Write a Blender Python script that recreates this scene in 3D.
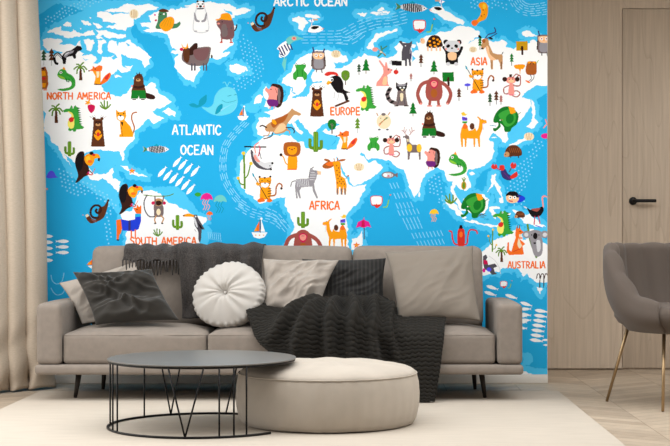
import bpy, bmesh, math, random
import numpy as np
from mathutils import Vector, Matrix

C = bpy.context.scene
for o in list(bpy.data.objects): bpy.data.objects.remove(o)

# ---------------------------------------------------------------- camera, light, exposure
EYE, FP, VX, VY = 0.85, 1400.0, 372.0, 240.0          # eye height (m), focal length and vanishing point (px of 670 x 446)
cam = bpy.data.objects.new('camera', bpy.data.cameras.new('camera')); C.collection.objects.link(cam)
cam.location = (0, 0, EYE); cam.rotation_euler = (math.pi/2, 0, 0)
cam.data.sensor_width = 36; cam.data.lens = FP/670*36
cam.data.shift_x = (335-VX)/670; cam.data.shift_y = (VY-223)/670
cam.data.clip_start = .05; cam.data.clip_end = 100
C.camera = cam

w = bpy.data.worlds.new('daylight'); C.world = w; w.use_nodes = True
w.node_tree.nodes['Background'].inputs[0].default_value = (.96, .98, 1.0, 1)
w.node_tree.nodes['Background'].inputs[1].default_value = .15

def area(name, loc, target, sx, sy, power, col):
    l = bpy.data.lights.new(name, 'AREA'); l.shape = 'RECTANGLE'; l.size = sx; l.size_y = sy; l.energy = power; l.color = col
    o = bpy.data.objects.new(name, l); C.collection.objects.link(o); o.location = loc
    o.rotation_euler = (Vector(target)-Vector(loc)).to_track_quat('-Z', 'Y').to_euler(); return o
area('window_daylight', (-2.62, 6.1, 1.35), (0, 6.6, .9), 2.6, 2.2, 55, (1, .99, .97))
area('overhead_fill', (.5, 6.3, 2.60), (.5, 6.42, 0), 5.8, 3.2, 205, (.97, .99, 1.0))  # added fill panel for top light and an even mural, no real fixture

vs = C.view_settings
vs.view_transform = 'Standard'; vs.look = 'None'; vs.exposure = -0.08; vs.gamma = 1.0; vs.use_curve_mapping = False
C.render.film_transparent = False
# ---------------------------------------------------------------- the printed wall map
# The print is laid out on a plan of the wall: 1 plan unit = MU metres, y downward.
# It is turned into a flat mosaic mesh, one material per ink.
PX0, PX1, PY0, PY1, MS = -8.0, 547.6, -62.0, 374.6, 3.0
INK = {'sea':(41,171,226),'halo':(80,197,244),'dash':(138,212,246),'white':(255,255,255),'orange':(243,112,40),
 'black':(30,26,28),'brown':(92,52,34),'dbrown':(58,34,28),'tan':(196,146,98),'cream':(236,220,184),'pink':(238,150,138),
 'green':(60,160,60),'dgreen':(28,118,42),'olive':(98,140,40),'pine':(52,84,56),'yellow':(250,196,50),'amber':(249,158,27),
 'red':(214,52,44),'crimson':(200,30,80),'grey':(150,146,152),'lgrey':(214,214,218),'dgrey':(84,80,88),'mauve':(122,86,88),
 'purple':(112,40,120),'blue':(38,66,212),'violet':(88,84,228),'whale':(104,208,232),'teal':(28,150,180),'aqua':(110,200,196),
 'rust':(170,92,40),'magenta':(224,40,140),'lime':(140,196,60),'dred':(164,82,74),'peach':(248,196,150),'indigo':(56,52,110),
 'taupe':(120,104,104),'gold':(200,150,30),'fern':(70,130,90),'lyellow':(246,232,110)}
INKS = list(INK); IX = {k:i for i,k in enumerate(INKS)}
MW, MH = int((PX1-PX0)*MS), int((PY1-PY0)*MS)
CV = np.zeros((MH, MW), np.uint8)
FR = [0.0, 0.0, 1.0, 1.0]                 # origin x, y, unit x, unit y

def fr(x, y, s=6.7, flip=False, z=1.0, sy=1.0):
    FR[0], FR[1], FR[2], FR[3] = x, y, (-z if flip else z)/s, z*sy/s

def tp(pts):
    a = np.asarray(pts, float).reshape(-1, 2)
    return np.stack([(FR[0]+a[:,0]*FR[2]-PX0)*MS, (FR[1]+a[:,1]*FR[3]-PY0)*MS], 1)

def smooth_pts(a, n=5, closed=True):
    m = len(a)
    if m < 3: return a
    out = []
    rng = range(m if closed else m-1)
    for i in rng:
        if closed: p0, p1, p2, p3 = a[i-1], a[i], a[(i+1)%m], a[(i+2)%m]
        else: p0, p1, p2, p3 = a[max(i-1,0)], a[i], a[i+1], a[min(i+2,m-1)]
        for k in range(n):
            t = k/n
            out.append(.5*((2*p1)+(-p0+p2)*t+(2*p0-5*p1+4*p2-p3)*t*t+(-p0+3*p1-3*p2+p3)*t**3))
    if not closed: out.append(a[-1])
    return np.array(out)

def fill_raw(a, target, val):
    x0, y0 = np.floor(a.min(0)).astype(int); x1, y1 = np.ceil(a.max(0)).astype(int)
    x0, y0, x1, y1 = max(x0,0), max(y0,0), min(x1,MW-1), min(y1,MH-1)
    if x1 < x0 or y1 < y0: return
    b = np.roll(a, -1, 0)
    for j in range(y0, y1+1):
        yc = j+.5
        k = (a[:,1] <= yc) != (b[:,1] <= yc)
        if not k.any(): continue
        p, q = a[k], b[k]
        xs = np.sort(p[:,0]+(yc-p[:,1])*(q[:,0]-p[:,0])/(q[:,1]-p[:,1]))
        for u, v in zip(xs[0::2], xs[1::2]):
            i0, i1 = max(int(np.ceil(u-.5)), 0), min(int(np.floor(v-.5)), MW-1)
            if i1 >= i0: target[j, i0:i1+1] = val

def P(c, *xy, s=False, target=None):
    a = tp(xy)
    if s: a = smooth_pts(a)
    fill_raw(a, CV if target is None else target, IX[c] if target is None else 1)

def E(c, cx, cy, rx, ry=None, rot=0):
    ry = rx if ry is None else ry
    t = np.linspace(0, 2*math.pi, 25)[:-1]
    r = math.radians(rot); X, Y = rx*np.cos(t), ry*np.sin(t)
    a = tp(np.stack([cx+X*math.cos(r)-Y*math.sin(r), cy+X*math.sin(r)+Y*math.cos(r)], 1))
    fill_raw(a, CV, IX[c])

def L(c, w, *xy, s=False):
    a = tp(xy)
    if s: a = smooth_pts(a, 6, False)
    r = max(w*abs(FR[2])*MS/2, .55)
    for p, q in zip(a[:-1], a[1:]):
        d = q-p; n = np.hypot(*d)
        if n < 1e-6: continue
        e = np.array([-d[1], d[0]])/n*r; h = d/n*r*.6
        fill_raw(np.array([p-h+e*.7, p+e, q+e, q+h+e*.7, q+h-e*.7, q-e, p-e, p-h-e*.7]), CV, IX[c])

# ---- coast noise
mrng = np.random.RandomState(7)
def vnoise(cell, rng):
    gh, gw = MH//cell+3, MW//cell+3
    g = rng.rand(gh, gw)
    y = np.arange(MH)/cell; x = np.arange(MW)/cell
    yi, xi = y.astype(int), x.astype(int); fy, fx = (y-yi), (x-xi)
    fy = (fy*fy*(3-2*fy))[:,None]; fx = (fx*fx*(3-2*fx))[None]
    return (g[yi][:,xi]*(1-fy)*(1-fx)+g[yi][:,xi+1]*(1-fy)*fx+g[yi+1][:,xi]*fy*(1-fx)+g[yi+1][:,xi+1]*fy*fx)-.5
def warp(m, amp):
    nx = vnoise(9, mrng)*amp*2+vnoise(5, mrng)*amp*.9; ny = vnoise(9, mrng)*amp*2+vnoise(5, mrng)*amp*.9
    jj, ii = np.mgrid[0:MH, 0:MW]
    return m[np.clip(jj+ny, 0, MH-1).astype(int), np.clip(ii+nx, 0, MW-1).astype(int)]
def dilate(m, r):
    H2, W2 = MH+64, MW+64
    k = np.zeros((H2, W2)); yy, xx = np.mgrid[-20:21, -20:21]
    d = (xx*xx+yy*yy <= r*r).astype(float)
    k[:41,:41] = d; k = np.roll(k, (-20,-20), (0,1))
    a = np.zeros((H2, W2)); a[:MH,:MW] = m
    return np.fft.irfft2(np.fft.rfft2(a)*np.fft.rfft2(k), (H2, W2))[:MH,:MW] > .5

land = np.zeros((MH, MW), np.uint8); water = np.zeros((MH, MW), np.uint8); shelf = np.zeros((MH, MW), np.uint8)
def LA(*xy): P('white', *xy, target=land)
def WA(*xy): P('white', *xy, target=water)
def HA(*xy): P('white', *xy, target=shelf)
fr(0, 0, 1)
# North America
LA((30,54),(42,50),(46,52),(52,55),(60,54),(66,50),(72,48),(78,50),(84,53),(80,57),(86,60),(94,57),(97,60),(92,63),(98,64),(103,58),(110,57),(117,56),(121,60),(120,66),(116,72),(113,74),(106,75),(100,83),(104,91),(110,94),(119,96.5),(127,94),(130,88),(136,83),(139,82.5),(146,87),(150,82.5),(154,83),(158,93),(165,96.5),(171.5,101.8),(166,105.5),(157,109),(152,111),(157,115),(163.5,118),(153,123.5),(148.5,117.5),(142.5,124),(138,129),(134,132),(134,139.5),(127.5,145.5),(123,151.5),(124.5,160.5),(122.3,160.5),(120,152),(108,150.5),(95,149),(86,152),(82,155),(85,165),(93,172),(94,174),(106.5,174),(109.7,169),(113.4,168),(111.9,178),(115.6,178),(120,181),(119.5,184.5),(118.5,192),(114,189),(111,184),(108,183),(102,177),(98,181),(92,180),(86,175),(72,160),(65,154.5),(60,151),(57.5,145.5),(50.6,141),(50,136),(45,132),(43,126),(46,113),(40,108),(30,104))
LA((43,40),(50,37.5),(60,39),(62,42),(58,45),(70,43),(76,46),(80,41),(81,44),(78,50),(70,51),(62,52),(52,50),(47,50),(42,46))
LA((60.5,151.5),(63,157),(67,160.5),(72,167),(70,164),(66.5,157),(63,152))
LA((162.5,112.5),(168,107),(171,109.5),(175.5,111),(175,116),(168,114.5))
fr(38, 0)
LA((440,68),(520,55),(600,25),(670,35),(730,20),(810,45),(780,65),(730,75),(680,115),(640,130),(640,165),(600,185),(590,205),(520,195),(450,180),(470,170),(530,165),(500,150),(440,150),(430,125),(390,110),(400,80),(430,70),(500,95),(620,85),(560,80),(470,80))
LA((285,130),(330,140),(355,165),(330,170),(290,150)); LA((365,145),(400,155),(435,180),(400,185),(370,160)); LA((180,150),(215,150),(225,175),(190,180),(165,165))
LA((65,215),(110,185),(150,180),(155,205),(220,215),(235,195),(255,215),(300,225),(330,205),(370,200),(375,230),(330,240),(280,240),(220,250),(190,255),(170,240),(140,235),(110,215),(75,222))
LA((385,195),(430,200),(470,210),(530,225),(590,225),(590,250),(530,255),(460,250),(430,235),(400,255),(385,240),(400,220))
LA((275,182),(295,185),(285,192)); LA((340,115),(358,120),(350,126))
LA((305,270),(340,258),(372,265),(375,290),(360,320),(350,345),(325,330),(320,300)); LA((395,270),(450,268),(455,290),(430,300),(425,330),(435,350),(415,365),(395,340),(405,300))
LA((385,250),(425,245),(430,258),(400,262))
LA((260,360),(300,375),(350,365),(390,375),(380,392),(330,395),(280,385))
LA((460,330),(480,270),(520,275),(530,310),(545,285),(575,275),(600,262),(640,290),(680,320),(720,345),(760,385),(735,400),(745,430),(710,450),(690,400),(620,390),(560,360),(555,400),(570,450),(620,470),(560,490),(510,440),(480,470),(450,430),(420,420),(430,380),(480,385),(520,360),(480,350))
LA((595,370),(608,372),(604,385)); LA((515,500),(560,510),(520,525)); LA((580,445),(640,440),(610,470)) ; LA((630,520),(655,512),(650,545))
WA((490,385),(515,365),(530,385),(505,400)); WA((590,285),(620,300),(600,310))
HA((70,0),(670,0),(640,260),(720,500),(600,640),(480,640),(420,560),(400,430),(300,420),(0,420),(0,280),(90,170),(200,110),(300,70))
# islands and Greenland
fr(138, 0)
LA((10,155),(90,145),(75,100),(130,75),(140,65),(250,60),(350,45),(310,40),(380,20),(470,10),(560,20),(620,30),(660,55),(640,80),(570,60),(600,90),(650,100),(650,120),(620,120),(630,160),(660,175),(650,200),(640,215),(630,260),(640,290),(580,330),(570,350),(620,350),(610,365),(530,400),(490,380),(470,395),(420,442),(410,472),(370,547),(330,537),(300,512),(270,482),(250,462),(245,390),(270,365),(220,355),(230,335),(260,330),(220,310),(210,260),(195,225),(110,210),(60,215),(30,200),(80,190),(60,180),(20,175))
LA((630,65),(710,50),(755,62),(730,80),(690,95),(640,108))
fr(0, 0, 1)
LA((229,65),(236,64),(245,66),(247,70),(240,74),(232,73),(229,69))
fr(238, 0)
LA((360,120),(400,110),(440,115),(470,150),(450,180),(430,205),(400,190),(405,165),(365,140)); LA((445,95),(520,95),(550,115),(500,125),(450,110))
fr(338, 0)
LA((120,98),(160,80),(195,90),(180,105),(150,112),(140,100)); LA((220,80),(260,72),(290,45),(305,60),(350,75),(340,95),(260,100),(230,92))
WA((240,72),(300,78),(300,82),(240,76)); WA((290,68),(340,72),(340,76),(290,72)); WA((270,90),(330,86),(330,90),(270,94))
LA((185,310),(215,280),(250,225),(310,215),(400,190),(395,205),(330,230),(270,255),(240,290),(240,330),(200,325))
fr(350, 0, 4.457)
LA((385,40),(430,50),(470,75),(510,95),(500,110),(460,95),(420,85),(390,60))
# Eurasia
fr(0, 0, 1)
LA((283,78),(290,73),(294,63),(300,58),(307,54),(317,50),(335,51),(346,56),(348,61),(340,64),(334,63),(336,67),(346,65),(352,62),(353,59),(362,56),(364,53),(371,56),(380,58),(390,57),(395,55),(398,51),(394,47),(397,43),(402,42),(411,43),(416,46),(413,49),(419,51),(416,42),(423,43),(420,40),(425,36),(433,35),(440,31),(451,31),(456,27),(460,25.5),(470,27),(480,32),(478,37),(466,43),(477,39),(484,38),(496,42),(503,39.5),(507,43),(506,47),(512,49),(518,46),(528,43.5),(535,42),(556,42),
 (556,85),(537,85),(531,88),(527,91),(521,97),(530,99),(531,106),(527,112),(520,121),(513,124),(508,131),(507,136),(507,141),(502.6,142),(499,137),(494,133),(490,136),(489,140),(493,143),(494.3,151),(491,160),(484,165),(475,169),(469,168.5),(466,172),(468,177),(471,183),(470.5,188),(464,191),(460,189),(456,184),(454,189),(455,193),(459,199),(463,206),(466,211),(461,211),(457,204),(453,197),(451,190),(452,182),(447,180),(443,170),(437,167),(431,170),(425,174),(421,182),(419,191),(414.5,197),(410,188),(406.5,179),(403.5,170),(397,168),(393,165),(391,161),(384,160),(378,158),(372,158),(368,160),(364,154),(360,151),(359,154),(363,156),(368,162.5),(375,160.5),(380,164),(383,167),(377,174),(371.5,177.5),(366,180.5),(360,183.5),(353,186),(351,183),(349,178),(344,171),(338,159),(335,153),(337,146),(340,138),(336,135),(328,134),(322,131),(327,127),(333,128),(340,124),(335,122),(325,123),(320,127),(316,131),(314,136),(308,131),(303,126),(298,120),(294,122),(297,127),(303,132),(301,135),(296,130),(291,123),(285,124),(279,126),(275,131),(268,135),(262,136),(257,134),(256,126),(259,118),(270,117),(271,114),(264,112.5),(272,109),(280,104),(288,98),(290,92),(291,88),(294,95),(300,97),(305,96),(309,93),(310,88),(307,90),(303,93.5),(295,95),(292,87),(287,85),(282,83))
WA((315.6,69),(312.6,72),(311,78),(312.6,81.7),(321.6,81),(321.6,82.4),(312.6,83.2),(309.6,87),(309.6,91.4),(306.6,95.9),(297.7,97.3),(292,98),(292.5,96),(297.7,94.4),(302.2,91.4),(305.9,85.4),(305.2,81),(307.4,75),(311,69),(316,64),(322,62))
WA((338,62),(345,63),(342,68),(334,68)); WA((411,47),(418,50),(412,52)); WA((412,55),(416,59),(412,62))
LA((419,191),(421,193),(420,197),(418,195))
LA((262.6,89),(266,85.4),(268,94),(270,102),(272,106),(268,108),(265,106),(266,100),(263,96)); LA((255,98),(259,94),(262,96.6),(261,102.6),(254,103.3))
LA((491,138),(494,136),(497,138)); WA((325,126),(333,125),(336,129),(328,131))
WA((489,139),(497,138),(499,141),(490,141)); WA((492,146),(496,145),(496,147))
LA((522,33),(527,31),(534,33.5),(538,36),(527,36.5),(523,35)); LA((529,41),(534,40),(536,43),(530,44))
# Africa
LA((262,138),(268,136),(277,135),(291,135),(294,140),(303,142),(305,147),(318,149),(335,149),(337,152),(336,158),(341,170),(347,180),(352,187),(356,186),(366,184),(365,188),(360,197),(359,202),(351,209),(345.5,216),(347,225),(348,241),(347,262),(287,262),(287,247),(290,235),(295,228),(293,222),(290,215),(285,206),(285,197),(272,199),(260,203),(252,196),(247,193),(242,187),(239,180),(240,172),(241,162),(248,151),(256,144))
fr(338, 198)
LA((95,265),(130,265),(165,220),(165,290),(155,320),(150,350),(90,350))
# South America, Caribbean
fr(110, 160, 4.457)
LA((60,230),(95,225),(115,190),(130,140),(165,132),(210,140),(240,170),(265,190),(300,200),(310,215),(340,220),(370,245),(430,260),(430,275),(400,300),(400,420),(65,420),(75,300),(55,280),(45,240))
WA((268,165),(290,160),(300,190),(280,190))
fr(38, 132)
LA((545,225),(600,235),(620,250),(670,280),(730,290),(730,297),(670,292),(610,285),(620,265),(570,240))
# Indonesia, Philippines, Japan, Australia
fr(448, 132)
LA((300,285),(320,280),(315,320),(350,370),(360,440),(340,400),(310,350),(300,360),(255,410),(290,350),(285,320)); LA((335,440),(365,430),(370,470),(345,475))
LA((410,90),(440,70),(520,30),(530,50),(450,85),(415,100)); LA((140,275),(165,270),(180,280),(150,290))
LA((380,20),(400,35),(400,55),(380,70),(365,50),(350,20),(340,0),(360,-15),(380,0))
fr(448, 66)
LA((555,220),(575,240),(585,290),(580,340),(600,380),(570,400),(535,410),(555,370),(565,330),(560,270)); LA((520,400),(600,380),(560,420))
fr(448, 198)
LA((235,-30),(275,10),(265,60),(240,100),(190,110),(130,90),(100,40),(110,0)); LA((110,148),(180,150),(220,165),(260,175),(360,180),(350,192),(260,188),(180,168),(120,162))
LA((-20,0),(20,20),(50,45),(80,80),(120,125),(112,140),(60,112),(30,75),(-10,45))
LA((280,60),(340,55),(345,68),(300,78),(330,108),(310,108),(315,135),(300,130),(290,100),(275,90)); LA((380,105),(425,98),(420,112),(385,118))
LA((430,75),(470,85),(520,120),(545,100),(560,120),(600,150),(655,195),(600,187),(550,175),(510,170),(480,120),(440,95))
LA((210,370),(260,330),(310,280),(330,270),(400,250),(420,225),(450,210),(475,225),(490,245),(500,280),(530,270),(548,215),(572,208),(590,260),(640,300),(690,320),(690,560),(640,570),(590,560),(560,545),(530,500),(500,530),(475,475),(430,468),(370,470),(330,495),(270,510),(210,525))
LA((595,598),(635,603),(612,642))
fr(458, 314)
LA((410,405),(435,375),(500,405))
HA((430,340),(520,365),(610,362),(610,410),(400,410)); HA((430,255),(470,252),(498,280),(500,315),(475,340),(430,345))
fr(0, 0, 1)
HA((82,150),(110,150),(120,152),(122,164),(112,166),(104,176),(94,173),(88,160)); HA((508,85),(548,85),(548,92),(536,100),(532,120),(520,140),(500,140),(505,130),(518,118),(524,105))
HA((138,190),(176,185),(190,200),(205,222),(212,230),(208,245),(190,245),(160,200))
HA((456,190),(470,190),(480,200),(466,205)); HA((240,105),(262,100),(258,112),(244,112)); HA((300,128),(340,128),(330,150),(305,146))
HA((338,160),(346,166),(352,188),(346,180)); HA((60,160),(90,170),(118,190),(120,214),(100,196),(70,176))
HA((360,150),(368,158),(386,160),(384,168),(366,163)); HA((446,195),(470,212),(500,228),(510,228),(520,240),(500,238),(470,222))

land = warp(land, 2.6); water = warp(water, 1.5); land = (land & (1-water)).astype(np.uint8)
shelf = warp(shelf, 3.0)
d1 = dilate(land, 13)
hl = (warp(d1.astype(np.uint8), 6.0) | shelf)
CV[:] = IX['sea']; CV[hl > 0] = IX['halo']
fr(0, 0, 1)
P('halo', (30,-60),(62,-20),(60,-2),(52,6),(30,12), s=True); P('sea', (139,36),(150,34),(166,46),(174,62),(180,90),(170,92),(160,72),(146,52), s=True)
P('sea', (131,30),(136,24),(138,36),(134,38), s=True); P('sea', (205,96),(212,94),(214,110),(204,108))
CV[land > 0] = IX['white']

# ---- dots, dashes, small marks
def dots(poly, gap, r, c='dash', seed=1, ang=.35):
    rs = random.Random(seed); a = np.array(poly, float)
    x0, y0 = a.min(0); x1, y1 = a.max(0); n = int(max(x1-x0, y1-y0)/gap)+6; cx, cy = (x0+x1)/2, (y0+y1)/2
    for i in range(-n, n):
        for j in range(-n, n):
            u, v = i*gap+(j%2)*gap*.5, j*gap*.86
            x = cx+u*math.cos(ang)-v*math.sin(ang)+rs.uniform(-.5,.5); y = cy+u*math.sin(ang)+v*math.cos(ang)+rs.uniform(-.5,.5)
            ins = False
            for (ax, ay), (bx, by) in zip(poly, poly[1:]+poly[:1]):
                if (ay > y) != (by > y) and x < ax+(y-ay)*(bx-ax)/(by-ay): ins = not ins
            if ins: E(c, x, y, r)
def dashes(path, nrow, step, dlen, gap, c='dash', cross=False, w=.75):
    """rows of dashes following a path, each dash along it (or across)"""
    a = smooth_pts(np.array(path, float), 12, False)
    seg = np.hypot(*(a[1:]-a[:-1]).T); cum = np.r_[0, np.cumsum(seg)]
    t = 0; k = 0
    while t < cum[-1]:
        i = min(np.searchsorted(cum, t, 'right')-1, len(a)-2); f = (t-cum[i])/max(seg[i],1e-6)
        p = a[i]+(a[i+1]-a[i])*f; d = (a[i+1]-a[i])/max(seg[i],1e-6); n = np.array([-d[1], d[0]])
        for r in range(nrow):
            q = p+n*(r-(nrow-1)/2)*gap+d*(((r*37+k*11)%5)-2)*.5
            L(c, w, tuple(q-d*dlen/2), tuple(q+d*dlen/2))
        t += step; k += 1
fr(0, 0, 1)
dots([(45,18),(62,8),(80,0),(112,-8),(100,3),(84,9),(72,14),(58,20),(44,24)], 3.6, .75, seed=2)
dots([(242,33),(252,42),(262,55),(266,66),(262,76),(255,82),(246,88),(236,94),(230,84),(240,78),(244,62),(238,44)], 4.1, .7, seed=3)
dots([(57,168),(72,170),(74,180),(92,184),(104,192),(112,198),(118,206),(108,218),(114,240),(108,244),(104,226),(106,206),(92,195),(70,196),(60,184)], 4.1, .85, seed=4)
dots([(536,140),(546,140),(534,162),(526,190),(520,196),(528,200),(524,206),(512,206),(506,190),(514,170),(526,156)], 4, .75, seed=5)
dots([(426,178),(434,172),(440,176),(443,188),(444,200),(449,208),(444,210),(436,198),(428,192)], 4, .8, seed=6)
dots([(464,-6),(486,-4),(502,0),(512,10),(498,8),(470,9)], 4, .7, seed=7)
for i, (x, y) in enumerate([(68,-30),(150,-34),(250,-30),(400,-40),(330,-28)]): dots([(x,y),(x+26,y-6),(x+40,y+8),(x+10,y+12)], 4, .8, seed=20+i)
dashes([(305,37),(325,37),(342,36),(358,28),(375,22),(392,20),(408,16)], 5, 8.5, 5.6, 3.0)
dashes([(338,40),(352,40),(366,30)], 3, 8, 6, 3.4)
dashes([(244,124),(234,134),(225,148),(223,170),(228,186),(240,202),(250,208)], 4, 8.5, 6, 2.0)
dashes([(240,206),(250,212),(262,216),(275,220),(285,228)], 4, 7.5, 4.5, 2.6)
dashes([(268,212),(276,216),(286,228)], 3, 6, 5, 3.2)
for (x, y, n, dx) in [(391,186,3,3.4),(395,196,5,3.5),(397,206,5,3.7),(399,213,6,3.8),(404,221,5,3.6),(407,227,5,3.5),(413,236,9,3.6),(418,244,8,3.6)]:
    for i in range(n): L('dash', .75, (x+i*dx-1.2, y-2.6-i*.35), (x+i*dx+1.2, y+2.6-i*.35))
dashes([(514,-3),(520,6),(530,10),(548,8)], 6, 6, 4.2, 2.3); 
for i in range(7): L('dash', .6, (208+i*2, 232+i*.2), (209+i*2, 239+i*.4))
L('dash', .9, (51,275),(52.5,281),(57,284),(62,281),(64,273), s=True); L('dash', .9, (51,288),(54,293),(58,295),(63,293),(65,288), s=True)
P('violet', (47,178),(48,173),(51,170.5),(54,172),(56,176),(58,177.5), s=True); E('pink', 47, 189, 1)

# ---- lettering (strokes on a 4 x 6 cell)
GL = {'A':[(0,6,1.9,0,2.3,0,4,6),(.8,4,3.4,4)],'C':[(3.8,1,2.6,0,1.2,.4,.2,2.4,.4,4.6,1.6,6,3,5.9,3.9,5)],'E':[(3.6,0,.3,0,.3,6,3.7,6),(.3,3,3,3)],
 'F':[(3.6,0,.3,0,.3,6),(.3,3,2.8,3)],'H':[(.2,0,.2,6),(3.7,0,3.7,6),(.2,3,3.7,3)],'I':[(.4,0,.4,6)],'L':[(.3,0,.3,6,3.3,6)],'M':[(0,6,.4,0,2.2,4,4,0,4.5,6)],
 'N':[(.2,6,.2,0,3.7,6,3.7,0)],'O':[(2,0,.6,.9,.1,3,.7,5.2,2,6,3.4,5.1,4,3,3.4,.9,2,0)],'P':[(.3,6,.3,0,2.4,0,3.6,1,3.4,2.6,2,3.3,.3,3.3)],
 'R':[(.3,6,.3,0,2.4,0,3.5,1,3.2,2.5,2,3.1,.3,3.1),(1.5,3.1,3.8,6)],'S':[(3.6,.8,2.4,0,.9,.3,.4,1.5,1.2,2.7,3,3.5,3.6,4.8,2.6,5.9,.3,5.6)],
 'T':[(0,0,4,0),(2,0,2,6)],'U':[(.2,0,.3,4.6,1.3,6,2.8,6,3.7,4.6,3.8,0)]}
ADV = {'I':1.7,'M':5.7,' ':3.6}
def text(s, x0, x1, y0, y1, c, w):
    tot = sum(ADV.get(ch,5.1) for ch in s)-1.1; k = (x1-x0)/tot; x = x0; v = (y1-y0)/6
    fr(0, 0, 1)
    for i, ch in enumerate(s):
        for st in GL.get(ch, []):
            L(c, w, *[(x+st[j]*k, y0+st[j+1]*v+(.25 if i%3==1 else 0)) for j in range(0, len(st), 2)])
        x += ADV.get(ch,5.1)*k
text('NORTH AMERICA', 47.3, 110.4, 92.6, 99.1, 'orange', 1.4)
text('SOUTH AMERICA', 130.2, 196, 237.4, 244.4, 'orange', 1.4)
text('AFRICA', 309.6, 339.3, 201.3, 209.3, 'orange', 1.5)
text('ASIA', 471, 486.8, 57.7, 64.8, 'orange', 1.4)
text('EUROPE', 330.5, 360.1, 107.5, 114.8, 'orange', 1.4)
text('AUSTRALIA', 508, 545, 261.5, 268, 'orange', 1.3)
text('ATLANTIC', 172.5, 220.8, 125.2, 134.3, 'white', 1.5)
text('OCEAN', 180.8, 213, 145.3, 154.3, 'white', 1.5)
text('ARCTIC OCEAN', 274, 347, -2.6, 5.6, 'white', 1.6)

# ---- pictures. Local units: 6.7 to one plan unit, origin at the picture's centre.
def pine(x, y, z=1, c='dgreen'):
    fr(x, y, z=z); L('dbrown' if c != 'dgreen' else 'brown', 5, (0,20),(0,50)); P(c, (0,-50),(14,-24),(8,-24),(22,2),(12,2),(28,32),(-28,32),(-12,2),(-22,2),(-8,-24),(-14,-24))
def slimpine(x, y, z=1, c='pine'):
    fr(x, y, z=z); L('dgrey', 4, (0,20),(0,58))
    for k in (-1,0,1): P(c, (0,-52+k*0+(k+1)*22),(19,-20+(k+1)*22),(-19,-20+(k+1)*22))
def leaftree(x, y, c='green', z=1, b='taupe'):
    fr(x, y, z=z); L(b, 7, (0,0),(0,52)); P(c, (0,-46),(24,-34),(28,-4),(12,22),(-12,22),(-28,-4),(-24,-34), s=True); L(b, 3, (0,-20),(0,30)); L(b, 2.5, (0,5),(12,-10)); L(b, 2.5, (0,0),(-12,-14))
def boxtree(x, y, c, t='dbrown'):
    fr(x, y); P(c, (-38,-34),(38,-36),(40,26),(-36,28)); L(t, 14, (2,0),(4,52)); L(t, 5, (-8,14),(2,26))
def palm(x, y, z=1):
    fr(x, y, z=z); P('brown', (-6,-20),(6,-20),(14,66),(-10,66)); 
    for k in range(4): L('dbrown', 3, (-6,-4+k*18),(10,-2+k*18))
    for q in [((0,-22),(-24,-30),(-46,-12)),((0,-22),(-20,-14),(-26,18)),((0,-22),(22,-32),(44,-10)),((0,-22),(20,-14),(28,8)),((0,-22),(4,-44),(22,-60)),((0,-22),(-12,-44),(-28,-48))]:
        L('olive', 10, *q, s=True)
def cactus(x, y, z=1, c='olive', base=False):
    fr(x, y, z=z); L(c, 26, (0,-46),(0,44)); L(c, 17, (0,30),(-27,26),(-30,-14), s=True); L(c, 17, (0,32),(27,30),(29,-6), s=True)
    for k in (-6,6): L('lime', 1.5, (k,-44),(k,40))
def tallcactus(x, y, flip=False, z=1):
    fr(x, y, flip=flip, z=z); L('olive', 13, (0,-110),(4,0),(6,124), s=True); L('olive', 9, (4,60),(28,30),(44,-38), s=True); L('olive', 9, (4,100),(-24,90),(-34,60), s=True)
    E('yellow', -2,-112,12); E('yellow', 48,-44,12); E('yellow', -38,54,10)
def aloe(x, y, z=1):
    fr(x, y, z=z)
    for q in [((0,26),(-16,10),(-32,-20)),((0,28),(-8,0),(-8,-30)),((0,28),(12,6),(12,-24)),((0,28),(20,14),(34,-4)),((0,28),(-22,18),(-36,4))]: L('olive', 9, *q, s=True)
def berry(x, y):
    fr(x, y); P('crimson', (-24,-6),(0,-14),(24,-4),(20,24),(0,44),(-20,22), s=True); E('amber', -22,-28,20,6,25); E('amber', -18,-30,6,20,20); E('amber', -30,-22,14,5,-30)
def shroom(x, y, c='violet', z=1):
    fr(x, y, z=z); P(c, (-22,-6),(-10,-16),(12,-16),(22,-6),(6,2),(-8,2), s=True); L('dgrey', 4, (0,0),(2,26))
def chameleon(x, y, z=1, flip=False):
    fr(x, y, flip=flip, z=z)
    P('amber', (-32,-60),(-18,-84),(-6,-62))
    P('green', (-62,-30),(-40,-64),(-8,-60),(6,-40),(36,-24),(58,10),(54,52),(20,74),(-30,80),(-62,68),(-20,64),(20,54),(34,34),(24,14),(-10,6),(-46,-6), s=True)
    P('lime', (-58,-24),(-30,-18),(-10,0),(-40,-6), s=True); L('dgreen', 9, (-6,-2),(4,18)); L('dgreen', 8, (16,0),(14,20)); E('white', -38,-44,9); E('black', -38,-44,5)
    L('dgreen', 4, (0,-30),(30,-12),(46,20), s=True)
def croc(x, y, z=1, flip=False):
    fr(x, y, flip=flip, z=z)
    for k in range(9): P('dgreen', (22+k*2,-74+k*15),(46+k*2,-66+k*15),(24+k*2,-56+k*15))
    P('green', (-70,-50),(-50,-62),(-24,-64),(-16,-84),(0,-74),(12,-86),(26,-68),(34,-20),(40,40),(72,62),(60,74),(20,76),(16,90),(0,92),(-6,80),(-24,90),(-36,80),(-26,50),(-34,20),(-10,-20),(-30,-42),(-64,-38))
    P('lyellow', (-40,-44),(-12,-36),(2,-10),(6,30),(0,64),(-20,72),(-38,52),(-36,20),(-14,-18), s=True)
    L('green', 10, (10,-8),(-14,14), s=False); P('red', (-30,4),(-14,-6),(2,0),(-2,22),(-20,28),(-30,18), s=True); E('white', -4,-70,6); E('black', -6,-70,3)
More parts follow.
